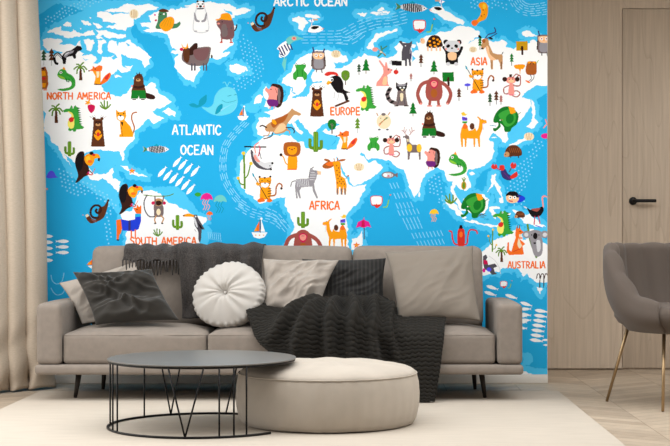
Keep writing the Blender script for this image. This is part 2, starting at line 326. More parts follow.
def bear(x, y, z=1):
    fr(x, y, z=z)
    E('brown', -28,-92,12); E('brown', 28,-92,12)
    P('brown', (-30,-80),(0,-92),(30,-80),(36,-20),(48,90),(44,108),(-44,108),(-48,90),(-36,-20), s=True)
    P('dbrown', (-18,-74),(20,-74),(18,-56),(-16,-56), s=True); E('tan', 0,-50,18,11); E('dbrown', 0,-56,7,5)
    P('amber', (0,-14),(24,8),(28,34),(0,64),(-28,34),(-24,8), s=True); P('red', (0,4),(14,20),(4,36),(-12,26), s=True)
    L('brown', 10, (-36,0),(-18,20)); L('brown', 10, (36,0),(18,20))
    for s in (-1,1):
        for k in range(3): L('dgrey', 2, (s*(18+k*14),-108+k*4),(s*(26+k*16),-116+k*4))
def beaver(x, y, z=1):
    fr(x, y, z=z)
    P('dbrown', (22,40),(50,44),(100,60),(112,78),(98,90),(60,84),(24,62), s=True)
    P('brown', (-10,-78),(10,-84),(30,-60),(36,-10),(46,50),(-44,50),(-34,-10),(-28,-60), s=True)
    P('dgreen', (-44,30),(46,30),(50,84),(6,84),(2,66),(-4,84),(-52,84))
    L('dbrown', 16, (-38,2),(0,10),(38,0), s=True); L('dbrown', 5, (-6,-66),(-12,-88)); L('dbrown', 5, (4,-66),(8,-92)); L('dbrown', 5, (14,-62),(24,-80)); E('tan', -2,-40,16,10); E('black', -4,-44,6,4)
    E('pink', -44,0,7); L('dbrown', 8, (-40,90),(-20,90)); L('dbrown', 8, (20,90),(40,90))
def cat(x, y):
    fr(x, y)
    L('rust', 9, (40,80),(56,30),(38,-30),(44,-66),(72,-76), s=True)
    P('amber', (-40,-20),(-10,-24),(30,20),(50,70),(46,90),(-44,90),(-46,76),(-34,70),(-40,10))
    P('amber', (-66,-92),(-50,-78),(-20,-78),(-4,-92),(2,-50),(-10,-22),(-40,-14),(-62,-30),(-66,-60), s=False)
    P('white', (-50,-50),(-20,-50),(-14,-34),(-34,-20),(-56,-34), s=True); P('black', (-46,-56),(-28,-56),(-36,-44)); E('black', -52,-66,5); E('black', -16,-66,5); P('black', (-36,-10),(-18,-10),(-24,22)); L('brown', 3, (-30,20),(-24,84))
def fox(x, y, z=1, flip=False):
    fr(x, y, flip=flip, z=z)
    P('orange', (20,62),(50,10),(86,-16),(92,6),(70,40),(34,62), s=True); P('red', (50,20),(84,-12),(70,30), s=True)
    P('amber', (-32,-36),(20,-36),(24,20),(20,62),(-18,62),(-10,10), s=True)
    P('orange', (-30,-62),(-12,-50),(14,-66),(36,-60),(34,-30),(10,-22),(-16,-26),(-54,-28),(-30,-44)); E('black', -54,-28,5); E('black', -12,-40,4); P('cream', (-4,-24),(16,-24),(14,14),(-2,20)); L('brown', 7, (-18,62),(26,64))
def toucanbird(x, y, z=1):
    fr(x, y, z=z)
    P('dbrown', (-52,-70),(-30,-98),(0,-96),(6,-40),(30,0),(34,50),(0,70),(-34,100),(-58,108),(-40,60),(-56,0),(-60,-30), s=True)
    P('black', (-52,-60),(-30,-94),(-6,-80),(-10,0),(-30,30),(-56,0), s=True)
    P('amber', (2,-60),(30,-86),(62,-80),(70,-40),(46,-4),(14,-20), s=True); E('black', 50,-88,14,12); E('yellow', 28,-50,15,20); E('orange', 40,-34,16,10)
    P('amber', (62,-80),(92,-84),(108,-62),(102,-40),(90,-56),(64,-52), s=True); P('black', (94,-56),(108,-56),(104,-34),(92,-40)); E('red', 66,-78,10,9)
    L('red', 7, (20,50),(54,56)); L('dbrown', 6, (30,20),(60,52)); E('magenta', 30,40,6); L('red', 4, (50,56),(74,14))
def sloth(x, y, z=1, flip=False):
    fr(x, y, flip=flip, z=z)
    P('brown', (-66,24),(-50,20),(-14,56),(14,40),(22,-20),(60,-40),(84,-80),(90,-64),(78,-10),(58,40),(20,66),(-30,82),(-60,56), s=True)
    L('dbrown', 15, (22,40),(-6,44),(-28,30),(-34,4),(-26,-24),(-2,-42),(26,-38),(38,-16),(30,6),(12,10),(2,-4),(8,-16), s=True)
    P('cream', (-72,26),(-54,16),(-44,30),(-62,42)); E('dbrown', 88,-76,8); E('mauve', -10,62,22,8,30); E('pink', -86,24,5,3)
def skunk(x, y):
    fr(x, y)
    L('black', 17, (-40,10),(-70,-16),(-92,6),(-84,44),(-70,52), s=True); L('lgrey', 6, (-42,12),(-70,-14),(-92,6), s=True)
    P('black', (-44,14),(-34,-10),(-12,-30),(20,-38),(44,-56),(62,-70),(84,-66),(96,-48),(90,-40),(66,-30),(52,-10),(54,16),(40,18),(30,0),(4,4),(-10,10),(-16,54),(-34,54),(-36,30))
    P('grey', (-30,2),(-16,-20),(10,-30),(40,-38),(34,-22),(4,-10),(-16,12)); P('lgrey', (-26,-2),(-12,-20),(10,-28),(6,-20),(-10,-10))
def elephant(x, y, z=1, flip=False):
    fr(x, y, flip=flip, z=z)
    P('dgreen', (-84,10),(-60,-40),(-20,-70),(30,-72),(70,-40),(84,-10),(74,40),(40,70),(26,94),(-8,94),(-16,62),(-40,40),(-36,62),(-70,92),(-86,84),(-84,70),(-66,70),(-52,50),(-58,30),(-80,34), s=True)
    P('green', (-50,-20),(0,-50),(50,-50),(66,10),(40,50),(0,60),(-30,20), s=True); P('amber', (16,-74),(56,-66),(66,-34),(32,-20)); E('dgreen', 26,8,26,34,15); E('dgreen', -62,12,16,26,20)
    E('dred', -26,16,5,3); E('white', -40,18,4); L('dgreen', 4, (80,-20),(98,-34))
def camel(x, y, z=1, flip=False):
    fr(x, y, flip=flip, z=z)
    P('amber', (-66,20),(-56,-30),(-20,-44),(-8,-8),(20,-14),(34,-30),(44,-6),(58,-30),(64,-80),(44,-104),(58,-102),(76,-86),(110,-78),(112,-58),(86,-56),(84,-20),(66,30),(68,100),(58,100),(50,46),(36,42),(34,100),(24,100),(22,46),(-20,42),(-26,100),(-36,100),(-36,50),(-46,44),(-48,100),(-58,100), s=False)
    P('orange', (-52,-30),(-34,-60),(-14,-34),(-30,-20), s=True); E('brown', 14,-38,16,22); P('green', (-52,-72),(-18,-72),(-20,-58),(-50,-58)); P('violet', (-54,-104),(-18,-96),(-18,-76),(-52,-76)); P('purple', (-54,-96),(-20,-90),(-20,-80)); P('yellow', (-60,-126),(-42,-136),(-30,-120),(-16,-122),(-30,-110),(-52,-110)); E('black', 82,-84,3); E('pink', 94,-58,7,4)
    L('lgrey', 3, (90,-56),(92,-10), s=True)
def curlmonkey(x, y, z=1):
    fr(x, y, z=z)
    L('dred', 7.5, (10,58),(40,66),(60,44),(40,26),(8,32),(-40,46),(-48,10),(-20,-8),(20,-14), s=True); L('dred', 7.5, (20,-40),(50,-76),(62,-70),(60,-12),(20,-8), s=True)
    P('pink', (-10,-20),(14,-20),(20,50),(-16,50), s=True); E('pink', 0,-46,34,24); E('dbrown', -42,-52,16); E('dbrown', 42,-52,16); P('dbrown', (-12,-84),(8,-84),(4,-64),(-10,-64)); E('peach', 2,-40,20,12); E('black', -10,-52,3); E('black', 12,-52,3); L('magenta', 3, (-30,50),(30,50))
    L('dred', 6, (10,-60),(34,-86),(52,-80), s=True)
def tiger(x, y, z=1):
    fr(x, y, z=z)
    L('rust', 10, (30,50),(60,40),(66,-10),(84,-34),(104,-20),(98,2), s=True); E('dbrown', 100,0,8)
    P('amber', (-34,-10),(20,-10),(30,30),(18,70),(-40,68),(-44,30), s=True); P('orange', (-60,78),(-30,60),(-10,84),(-50,92), s=True); P('orange', (0,84),(20,64),(40,82),(20,92), s=True)
    P('amber', (-50,-84),(-36,-72),(14,-74),(30,-86),(32,-50),(22,-16),(-10,-4),(-42,-18),(-52,-50), s=False); P('white', (-34,-36),(14,-36),(10,-14),(-10,-6),(-32,-16), s=True); P('black', (-16,-38),(-4,-38),(-10,-28))
    E('black', -46,-78,7); E('black', 26,-80,7); P('black', (-20,-76),(-4,-76),(-12,-60)); E('black', -30,-52,4); E('black', 8,-52,4)
    for k in range(4): L('black', 5, (10,2+k*17),(32,-2+k*17)); 
    for k in range(2): L('black', 4, (14,-46+k*12),(30,-50+k*12)); L('black', 4, (-50,-46+k*12),(-38,-42+k*12))
    L('black', 5, (-82,-80),(8,74)); P('teal', (-98,-108),(-86,-98),(-78,-74),(-92,-82)); E('amber', -58,-30,14,10,40)
def lion(x, y):
    fr(x, y)
    L('amber', 8, (0,66),(-40,50),(-56,10),(-72,-6), s=True); E('dbrown', -74,-8,10)
    P('amber', (-22,0),(30,0),(36,60),(26,90),(-26,90),(-30,50), s=True); P('rust', (-54,-80),(-20,-94),(34,-92),(56,-76),(54,-20),(30,2),(-30,0),(-54,-20), s=True)
    P('amber', (-28,-60),(30,-60),(28,-20),(0,-8),(-26,-20), s=True); E('rust', 0,-44,8,6); E('black', -16,-50,4); E('black', 16,-50,4); P('orange', (-30,86),(0,84),(30,86),(34,94),(-34,94)); L('rust', 4, (0,-90),(0,-66))
def zebra(x, y):
    fr(x, y)
    P('grey', (-56,-20),(30,-24),(42,-80),(50,-92),(58,-80),(86,-76),(112,-70),(110,-50),(84,-48),(78,-20),(64,10),(70,50),(92,110),(80,110),(56,60),(52,30),(-20,36),(-34,60),(-24,110),(-34,110),(-52,60),(-44,110),(-56,110),(-64,30), s=False)
    for k in range(7): L('lgrey', 4, (-50+k*12,-18),(-48+k*13,30))
    for k in range(4): L('lgrey', 4, (36,-16-k*16),(74,-14-k*16))
    P('peach', (86,-76),(112,-70),(108,-50),(88,-48)); E('dgrey', 72,-66,4); L('dgrey', 6, (-60,-8),(-84,0),(-92,30), s=True); L('dgrey', 5, (30,-30),(40,-90)); L('dgrey', 5, (44,-88),(60,-100))
def giraffe(x, y):
    fr(x, y)
    P('amber', (-30,-126),(20,-132),(30,-120),(34,-30),(60,-14),(72,30),(66,96),(56,96),(50,40),(44,96),(32,96),(28,44),(20,44),(16,96),(4,96),(0,0),(-10,-60),(-16,-92), s=False)
    P('rust', (-88,-104),(-50,-128),(-24,-122),(-18,-96),(-50,-80),(-84,-84), s=True)
    P('orange', (-70,-112),(-30,-126),(-20,-104),(-50,-98), s=True); E('rust', -60,-136,22,8,15); E('rust', 40,-136,26,7,-8); L('rust', 5, (-10,-128),(-14,-150)); L('rust', 5, (10,-130),(10,-152))
    rs = random.Random(3)
    for (a,b) in [(4,-100),(18,-84),(6,-66),(22,-54),(8,-38),(24,-28),(14,-14),(36,-8),(24,6),(48,8),(36,20),(10,16),(56,24)]: E('rust', a,b,5,6)
    for k in (10,38,61): L('taupe', 10, (k-1,56),(k-1,92))
    L('rust', 4, (64,-10),(80,-30)); E('dred', 82,-32,6)
def horse(x, y):
    fr(x, y)
    P('tan', (-100,20),(-60,-14),(0,-30),(60,-80),(80,-104),(96,-92),(140,-70),(130,-56),(96,-60),(70,-30),(44,10),(50,36),(20,60),(-30,66),(-50,52),(-90,50), s=True)
    P('rust', (-60,0),(-40,-30),(10,-50),(54,-70),(30,-20),(-10,0),(-40,26), s=True); P('peach', (-40,56),(0,0),(30,0),(40,30),(0,56), s=True)
    L('dbrown', 9, (-90,24),(-116,10),(-134,16), s=True); L('dbrown', 7, (40,24),(80,26),(96,46),(92,60), s=True); L('dbrown', 7, (-50,58),(-60,84),(-110,100), s=True); L('tan', 8, (36,40),(60,46),(66,64), s=True); L('tan', 7, (-70,50),(-80,76),(-112,80), s=True); E('amber', -40,-14,12,22,-40)
def antelope(x, y):
    fr(x, y)
    P('tan', (-80,-10),(-60,-56),(-40,-60),(-30,-44),(-26,-14),(0,40),(30,50),(60,48),(66,64),(62,150),(50,150),(46,110),(34,84),(0,86),(0,150),(-14,150),(-18,84),(-40,40),(-50,0),(-64,16),(-78,10), s=False)
    P('peach', (-44,-6),(-30,0),(-18,50),(20,84),(-18,84),(-40,40), s=True); L('indigo', 7, (-50,-60),(-30,-84),(16,-100),(10,-130), s=True); L('indigo', 6, (-42,-58),(-12,-68),(26,-92), s=True)
    E('black', -88,-68,9,14,-40); E('black', -16,-58,16,7,20); E('black', -60,-30,4); E('dbrown', -72,10,8,6); E('rust', -62,-40,12,14); L('black', 5, (60,48),(68,34)); L('dbrown', 4, (-8,100),(-8,148)); L('dbrown', 4, (56,100),(56,148))
def deer(x, y, z=1):
    fr(x, y, z=z)
    P('taupe', (-50,-56),(-30,-70),(-10,-60),(-8,-20),(10,0),(60,4),(74,20),(72,110),(62,110),(58,60),(-2,60),(-8,110),(-20,110),(-22,50),(-28,0),(-30,-40), s=False)
    E('yellow', -8,24,20,28); E('yellow', 62,26,18,30); E('black', -50,-54,5); P('cream', (-26,-40),(-14,-40),(-12,-20),(-22,-20))
    for s in (0,1):
        b = -30+s*22; e = -16 if s == 0 else 18
        L('dred', 4, (b,-68),(b+e,-92),(b+e*.9,-122), s=True); L('dred', 4, (b+e,-92),(b+e*2.1,-104)); L('dred', 4, (b+e*.6,-84),(b,-108))
def raccoon(x, y):
    fr(x, y)
    L('taupe', 26, (-30,58),(-68,40),(-84,0),(-66,-40), s=True)
    for q in [(-74,-30),(-86,-2),(-78,26),(-54,50)]: E('black', q[0],q[1],15,8,-30)
    P('taupe', (-14,-40),(36,-40),(40,10),(52,74),(-30,74),(-20,10)); P('cream', (0,-4),(22,-4),(18,40),(4,40), s=True); P('black', (-26,-82),(-8,-68),(30,-70),(50,-84),(46,-48),(34,-26),(-14,-26),(-28,-46)); P('grey', (-18,-68),(40,-70),(36,-56),(-16,-54)); E('white', 2,-46,7,5); E('white', 26,-46,7,5); P('cream', (4,-36),(26,-36),(16,-22)); L('dbrown', 8, (-36,76),(-14,76)); L('dbrown', 8, (30,76),(56,76)); L('dgrey', 5, (0,20),(-16,70)); L('dgrey', 5, (26,20),(34,70))
def ape(x, y, z=1):
    fr(x, y, z=z)
    L('dred', 26, (-34,-64),(-90,-40),(-118,20),(-112,60),(-96,96), s=True); L('dred', 26, (34,-64),(90,-30),(120,20),(116,60),(100,96), s=True)
    P('dred', (-50,-60),(-20,-92),(20,-92),(50,-60),(62,20),(40,74),(-40,74),(-62,20), s=True); L('dred', 20, (-28,70),(-32,112)); L('dred', 20, (30,70),(34,112)); L('pink', 9, (-48,116),(-16,116)); L('pink', 9, (20,116),(50,116)); E('pink', -94,100,8); E('pink', 98,100,8)
    P('crimson', (-28,-60),(0,-74),(28,-60),(24,-30),(0,-10),(-24,-30), s=True); P('pink', (-20,-56),(0,-66),(20,-56),(18,-34),(0,-22),(-18,-34), s=True); E('rust', 0,24,24,32); E('black', -6,-54,3); E('black', 6,-54,3)
def bunny(x, y):
    fr(x, y)
    P('pink', (-14,-50),(-44,-96),(-34,-100),(0,-56),(2,-86),(12,-84),(18,-50),(46,-36),(40,-14),(16,0),(20,60),(30,74),(-60,74),(-56,50),(-30,20),(-10,-14), s=False); E('black', 22,-36,4); E('crimson', 44,-34,5); P('peach', (-10,20),(10,10),(12,60),(-16,64), s=True)
def wolf(x, y):
    fr(x, y)
    P('black', (-100,40),(-30,44),(-28,76),(-96,72)); P('dgrey', (-46,-84),(-30,-92),(-22,-76),(20,-76),(42,-92),(38,-60),(26,-30),(30,20),(34,76),(22,76),(16,30),(6,30),(6,76),(-6,76),(-8,40),(-30,40),(-28,-20),(-20,-52)); P('indigo', (30,-40),(38,-20),(36,40),(28,20)); E('white', -4,-58,4); P('dbrown', (-48,-86),(-36,-92),(-34,-78))
    P('lgrey', (-112,44),(-98,40),(-94,70),(-112,64))
def panda(x, y):
    fr(x, y)
    E('black', -40,-62,18); E('black', 46,-62,18); E('pink', 46,-62,8); P('black', (-48,0),(-66,-30),(-48,-34),(-20,0),(40,0),(60,-34),(74,-26),(56,20),(40,44),(40,80),(16,86),(-16,86),(-40,80),(-42,30), s=True); P('lgrey', (-52,-40),(-30,-70),(34,-70),(56,-40),(44,-8),(0,6),(-40,-8), s=True)
    E('black', -26,-36,14,11,-30); E('black', 28,-36,14,11,30); E('black', 0,-22,7,5); P('peach', (-28,14),(0,4),(30,14),(24,54),(-20,54), s=True); E('lgrey', -26,84,14,12); E('lgrey', 28,84,14,12); E('pink', -40,-16,7); E('pink', 42,-16,7)
def turtle(x, y, z=1):
    fr(x, y, z=z)
    E('peach', -70,-14,15,20,-20); P('dbrown', (-44,22),(-30,-30),(0,-52),(40,-44),(62,0),(60,24),(0,34), s=True)
    for (a,b) in [(-22,-12),(4,-30),(30,-22),(8,-2),(36,6),(-18,14),(14,20),(46,-10)]: E('amber', a,b,9,7)
    for k in (-34,-10,24,48): L('peach', 12, (k,28),(k,50))
    E('black', -76,-20,3)
def owl(x, y):
    fr(x, y)
    P('taupe', (-44,-40),(-34,-58),(34,-56),(42,-40),(46,40),(30,64),(-30,64),(-44,40), s=True); P('grey', (-24,-10),(24,-10),(30,50),(-26,52), s=True); P('peach', (-34,-46),(34,-46),(30,-12),(0,-4),(-30,-12), s=True); E('white', -16,-32,10); E('white', 16,-32,10); E('dred', -16,-32,5); E('dred', 16,-32,5); P('amber', (-5,-26),(5,-26),(0,-14)); L('indigo', 9, (-30,-52),(-38,-84)); L('indigo', 9, (32,-52),(40,-74)); L('dbrown', 7, (-42,-20),(-46,40)); L('dbrown', 7, (42,-20),(46,40)); L('dgrey', 7, (20,60),(24,84)); L('dgrey', 6, (-14,60),(-14,80))
def frog(x, y, z=1):
    fr(x, y, z=z)
    P('green', (-26,-52),(-10,-42),(12,-44),(30,-54),(36,-30),(24,-10),(42,14),(40,44),(24,44),(14,34),(-12,34),(-24,46),(-40,44),(-42,14),(-24,-10),(-30,-36), s=True); E('white', -22,-46,7); E('white', 26,-48,7); E('black', -22,-46,3); E('black', 26,-48,3)
    P('green', (-44,44),(-18,34),(-24,54)); P('green', (44,44),(16,34),(26,54)); L('dgreen', 4, (-14,-10),(-14,30)); L('dgreen', 4, (14,-10),(14,30))
def woodpecker(x, y):
    fr(x, y)
    P('black', (-34,-40),(10,-64),(44,-50),(62,-10),(66,30),(110,50),(84,56),(96,90),(80,110),(60,60),(20,50),(-14,6), s=True); P('red', (-64,-70),(-40,-88),(10,-86),(30,-62),(-10,-70),(-44,-60), s=True); E('white', -20,-36,16,14); E('black', -14,-34,7); P('amber', (-40,-30),(-14,-20),(-40,0),(-52,-10)); P('yellow', (-40,-30),(-26,-22),(-44,-12)); L('lgrey', 7, (6,44),(0,84)); L('lgrey', 6, (34,54),(24,100)); L('lgrey', 3, (-6,84),(12,90))
def hedgehogman(x, y, z=1):
    fr(x, y, z=z)
    P('dbrown', (-20,-70),(20,-80),(56,-60),(64,0),(50,60),(20,78),(0,40), s=True); P('pink', (-60,-40),(-50,-56),(-34,-46),(-14,-66),(20,-56),(36,-36),(20,0),(16,40),(-40,40),(-36,-6), s=True); P('purple', (-46,26),(22,28),(26,60),(4,72),(-34,66), s=True); E('black', -20,-44,4); L('dred', 4, (10,-50),(20,-20)); L('pink', 7, (-24,70),(-28,86)); L('pink', 7, (2,70),(2,86)); P('taupe', (26,-50),(50,-40),(50,30),(30,50), s=True)
    P('dbrown', (30,-66),(58,-50),(66,0),(50,56),(40,40),(46,-20))
def redpanda(x, y):
    fr(x, y)
    P('rust', (-20,-80),(20,-90),(36,-50),(40,30),(30,60),(-16,60),(-20,20)); P('amber', (-14,-60),(20,-60),(24,-30),(-10,-24)); E('red', 10,-10,16,10); P('dbrown', (-10,-80),(16,-84),(10,-66)); P('amber', (-10,20),(26,20),(20,50),(-6,50)); L('dbrown', 7, (-10,60),(0,66)); L('orange', 6, (8,66),(30,66))
def seal(x, y):
    fr(x, y)
    P('fern', (-56,10),(-48,-50),(-20,-62),(6,-46),(8,0),(40,20),(70,24),(92,10),(96,30),(72,52),(20,60),(-30,60),(-70,54), s=True); P('amber', (-44,34),(-2,-14),(40,-20),(56,10),(36,60),(-10,76), s=True); P('brown', (-46,-66),(-20,-76),(14,-66),(12,-54),(-44,-56), s=True); E('white', -14,-40,6); E('magenta', -74,-34,6); E('crimson', -68,2,7); E('dbrown', -36,-38,4)
    for k in range(4): L('gold', 3, (-34+k*20,44),(0+k*12,-10))
def polarbear(x, y):
    fr(x, y)
    P('lgrey', (-26,-110),(0,-118),(26,-110),(30,-70),(48,-10),(52,88),(-46,88),(-44,-10),(-30,-70), s=True); P('white', (-22,-106),(0,-112),(22,-106),(26,-66),(44,-6),(46,82),(-40,82),(-38,-6),(-24,-66), s=True)
    P('grey', (-44,-36),(-34,-30),(-24,6),(-6,16),(-10,26),(-36,16), s=True); P('grey', (44,-36),(34,-30),(24,6),(6,16),(10,26),(36,16), s=True); E('black', -14,-96,7,4); E('black', 14,-96,7,4); E('black', 0,-80,10,8); L('dgrey', 9, (-20,-64),(20,-66)); E('pink', -22,-80,6); E('pink', 22,-80,6); E('black', -20,-114,7); E('black', 20,-114,7); L('grey', 7, (-40,86),(-26,86)); L('grey', 7, (36,84),(50,84))
def walrus(x, y):
    fr(x, y)
    L('dbrown', 9, (46,40),(66,20),(72,-8), s=True); P('mauve', (-46,-50),(0,-66),(44,-40),(56,30),(44,84),(-30,84),(-38,30),(-62,-10), s=True); P('amber', (-70,-44),(-40,-52),(-30,-80),(20,-84),(40,-46),(30,-38),(-20,-42),(-60,-36), s=True); P('mauve', (-66,-26),(-30,-44),(0,-30),(-30,0), s=True); E('pink', -50,-16,10,6); E('black', -26,-28,4); L('dred', 10, (-28,84),(-30,108)); L('dred', 10, (32,84),(34,108)); L('red', 6, (-40,110),(-24,110)); L('red', 6, (26,110),(44,110)); E('dgrey', 6,20,6); E('dgrey', 36,14,6)
    P('taupe', (-30,0),(0,-10),(10,60),(-24,70), s=True)
def muskox(x, y):
    fr(x, y)
    P('taupe', (-70,-44),(20,-60),(100,-64),(102,-20),(84,48),(40,62),(-30,60),(-70,40),(-90,10), s=True); P('dbrown', (-46,-40),(-10,-84),(16,-88),(14,-50),(-10,-14),(-40,-10), s=True); P('brown', (-78,-50),(-40,-56),(-36,0),(-46,40),(-70,30),(-80,-10), s=True)
    P('amber', (-92,-92),(-78,-64),(-60,-60),(-50,-92),(-44,-60),(-60,-50),(-84,-56)); E('crimson', -90,-48,13,11); P('mauve', (-10,-40),(60,-56),(96,-50),(70,20),(10,20), s=True)
    for k in (-22,-2,58,76): L('dgrey', 11, (k,50),(k,92))
    E('dbrown', 112,0,6,12)
def bison(x, y): pass
def whale(x, y):
    fr(x, y)
    P('teal', (-220,20),(-190,12),(-160,24),(-150,-10),(-120,-36),(-104,-44),(-106,0),(-130,26),(-160,40),(-200,36), s=True)
    P('whale', (-134,36),(-90,40),(-60,16),(-46,-40),(-10,-84),(40,-98),(86,-76),(104,-20),(96,40),(50,82),(-10,92),(-60,88),(-110,60), s=True)
    P('teal', (-46,82),(-30,36),(0,16),(4,40),(-20,76), s=True); L('teal', 3, (0,-8),(30,6),(70,0),(96,-8), s=True); L('teal', 4, (38,-36),(62,-42)); L('teal', 4, (82,-44),(96,-46)); P('dash', (-10,60),(60,20),(100,20),(60,76), s=True)
    P('whale', (-40,92),(60,22),(98,24),(50,82), s=True)
    L('whale', 6, (34,-100),(20,-130),(6,-124), s=True); L('whale', 6, (34,-100),(50,-130),(60,-122), s=True)
def fish(x, y, z=1, ang=0, c='white'):
    fr(0, 0, 1); a = math.radians(ang); k = z
    pts = [(-7,-1.4),(-5.4,-.4),(-3,-1.3),(1,-1.9),(4.5,-1.3),(6.6,0),(4.5,1.3),(1,1.9),(-3,1.3),(-5.4,.4),(-7,1.4),(-6.3,0)]
    P(c, *[(x+(u*math.cos(a)-v*math.sin(a))*k, y+(u*math.sin(a)+v*math.cos(a))*k) for u, v in pts])
def stripefish(x, y, z=1, ang=0):
    fish(x, y, z*2.5, ang, 'lgrey'); a = math.radians(ang)
    def R(u, v): return (x+(u*math.cos(a)-v*math.sin(a))*z, y+(u*math.sin(a)+v*math.cos(a))*z)
    for k in range(10):
        u = -9+k*2; h = 2.2+1.9*math.sin((k+1)/11*3.1)
        L('black' if k%3 else 'dgrey', 1.4*z, R(u,-h),R(u+.9,h))
    P('fern', R(-17.5,-4),R(-12,-1),R(-12,1.2),R(-17.5,4),R(-15.5,0)); P('teal', R(-4,-4),R(0,-7),R(4,-4)); E('white', *R(13,0), 1.6*z); E('black', *R(13,0), .7*z)
def sailboat(x, y, z=1):
    fr(x, y, z=z); P('white', (-50,40),(58,38),(36,72),(0,82),(-34,72), s=False); L('dbrown', 5, (8,-48),(8,40)); P('orange', (2,-36),(2,32),(-34,32)); P('amber', (-16,2),(-16,32),(-34,32)); P('white', (14,-50),(40,34),(12,34)); E('white', 16,-52,8)
    for k in (-22,4,30): E('amber', k,58,4)
def jelly(x, y, c, z=1, t=None):
    fr(x, y, z=z); t = t or c
    P(c, (-42,20),(-30,-14),(4,-28),(34,-12),(44,20),(20,14),(0,24),(-20,14), s=True)
    for k in (-16,0,18): L(t, 5, (k,18),(k-12,44),(k+4,64),(k-8,92), s=True)
def goggles(x, y, z=1):
    fr(x, y, z=z); P('red', (-52,-30),(-30,-46),(30,-44),(44,-24),(38,20),(0,52),(-20,36),(-44,26), s=True); P('white', (-46,-28),(-28,-40),(28,-38),(38,-20),(32,18),(8,22),(-4,36),(-16,24),(-40,20), s=True); L('lime', 9, (50,44),(78,40),(92,-10), s=True); L('teal', 4, (92,-14),(104,-50)); E('orange', 106,-52,6); P('red', (-16,30),(-4,18),(10,30),(-2,48))
def octopus(x, y):
    fr(x, y)
    L('red', 10, (-14,60),(-44,50),(-58,10),(-62,-26),(-80,-34), s=True); L('red', 10, (14,60),(40,50),(46,0),(60,-40),(100,-36),(110,-16), s=True); L('red', 9, (-10,70),(-46,84),(-80,78), s=True); L('red', 9, (10,70),(56,84),(90,70), s=True); P('red', (-20,-40),(0,-50),(22,-40),(26,20),(20,66),(-18,66),(-24,20), s=True); P('black', (-14,-50),(-8,-74),(8,-72),(12,-48)); E('orange', 0,-10,12,20)
def lobster(x, y):
    fr(x, y)
    P('indigo', (-28,-4),(0,-20),(20,10),(46,30),(36,54),(10,54),(-16,36), s=True); P('red', (-34,-44),(-8,-44),(-2,-20),(-20,-8),(-36,-20), s=True); E('red', -72,-36,21,18); E('red', 56,-44,20,22); L('dgrey', 7, (28,0),(42,-26), s=True); L('crimson', 7, (-56,-26),(-30,-14)); P('red', (34,30),(60,8),(78,-2),(84,24),(66,40),(44,46), s=True); P('sea', (-76,-56),(-66,-56),(-70,-40)); P('sea', (54,-68),(66,-66),(60,-50)); L('purple', 4, (-10,0),(30,44))
def ostrich(x, y):
    fr(x, y)
    L('pink', 10, (10,10),(40,-20),(36,-90),(52,-100), s=True); L('pink', 8, (50,-102),(66,-94)); P('black', (-66,-20),(-40,-8),(0,-14),(36,-30),(44,0),(16,36),(-30,40),(-54,10), s=True); P('dred', (-40,-12),(20,-20),(0,4), s=True); L('crimson', 7, (-14,36),(-20,90)); L('crimson', 7, (10,34),(20,84)); L('violet', 5, (-10,96),(30,110)); E('lgrey', -78,-24,12,5,30)
def kangaroo(x, y):
    fr(x, y)
    P('orange', (-14,-90),(-8,-110),(2,-92),(12,-110),(16,-88),(40,-70),(20,-54),(16,-20),(48,10),(30,24),(40,80),(-60,84),(-76,60),(-70,0),(-60,0),(-60,50),(-44,60),(-30,10),(-16,-30),(-18,-60), s=False); P('cream', (6,-30),(16,0),(26,20),(10,40),(-4,10), s=True); E('pink', 24,-30,7); E('black', 14,-74,4); L('brown', 5, (-6,-96),(-4,-116)); L('brown', 5, (10,-96),(8,-116)); L('red', 4, (-30,60),(20,40)); E('cream', 14,-46,8,12)
def koala(x, y):
    fr(x, y)
    L('olive', 13, (-50,-110),(-36,-20),(-10,60),(10,110), s=True); P('grey', (-30,-30),(40,-30),(52,40),(40,96),(0,100),(-20,50), s=True); E('grey', -56,-44,27,25); E('grey', 64,-44,27,25); P('grey', (-40,-60),(0,-74),(44,-60),(42,-20),(0,0),(-38,-20), s=True); E('lgrey', -58,-42,14); E('lgrey', 66,-42,14); E('black', 2,-34,15,22); E('black', -22,-40,4); E('black', 26,-40,4); P('lgrey', (10,0),(34,0),(36,60),(16,70), s=True); E('black', -2,14,9,6)
def cockatoo(x, y):
    fr(x, y)
    L('dgrey', 6, (0,0),(14,20))
def toucan(x, y):
    fr(x, y)
    P('dgrey', (-10,-46),(14,-52),(24,-30),(60,30),(66,50),(50,44),(44,110),(34,134),(26,110),(24,60),(2,20),(-4,-20), s=True); P('lgrey', (-8,-30),(6,-24),(22,30),(10,24), s=True); P('amber', (-76,-50),(-40,-60),(-4,-50),(-6,-38),(-40,-40),(-74,-40), s=True); E('white', 8,-40,5); L('grey', 4, (0,48),(12,60)); P('black', (20,0),(44,20),(60,50),(40,40))
    P('black', (-80,-50),(-64,-52),(-70,-40))
def hangmonkey(x, y):
    fr(x, y)
    L('olive', 6, (-100,-84),(-20,-76),(60,-78),(100,-92), s=True); L('dgrey', 8, (-20,60),(-60,60),(-90,20),(-96,-40),(-76,-84), s=True); P('taupe', (-28,-20),(26,-20),(34,30),(24,60),(-24,60),(-30,30), s=True); E('cream', 0,30,14,22); E('tan', 0,-36,32,26); E('dbrown', 0,-30,22,17); E('crimson', -36,-30,12); E('crimson', 38,-30,12); L('taupe', 9, (-20,-20),(-24,-74)); L('taupe', 9, (24,-20),(36,-78)); L('tan', 9, (-16,56),(-26,80),(-20,104), s=True); L('tan', 9, (16,56),(34,74),(22,104), s=True); E('dbrown', -22,106,8,5); E('dbrown', 24,106,8,5)
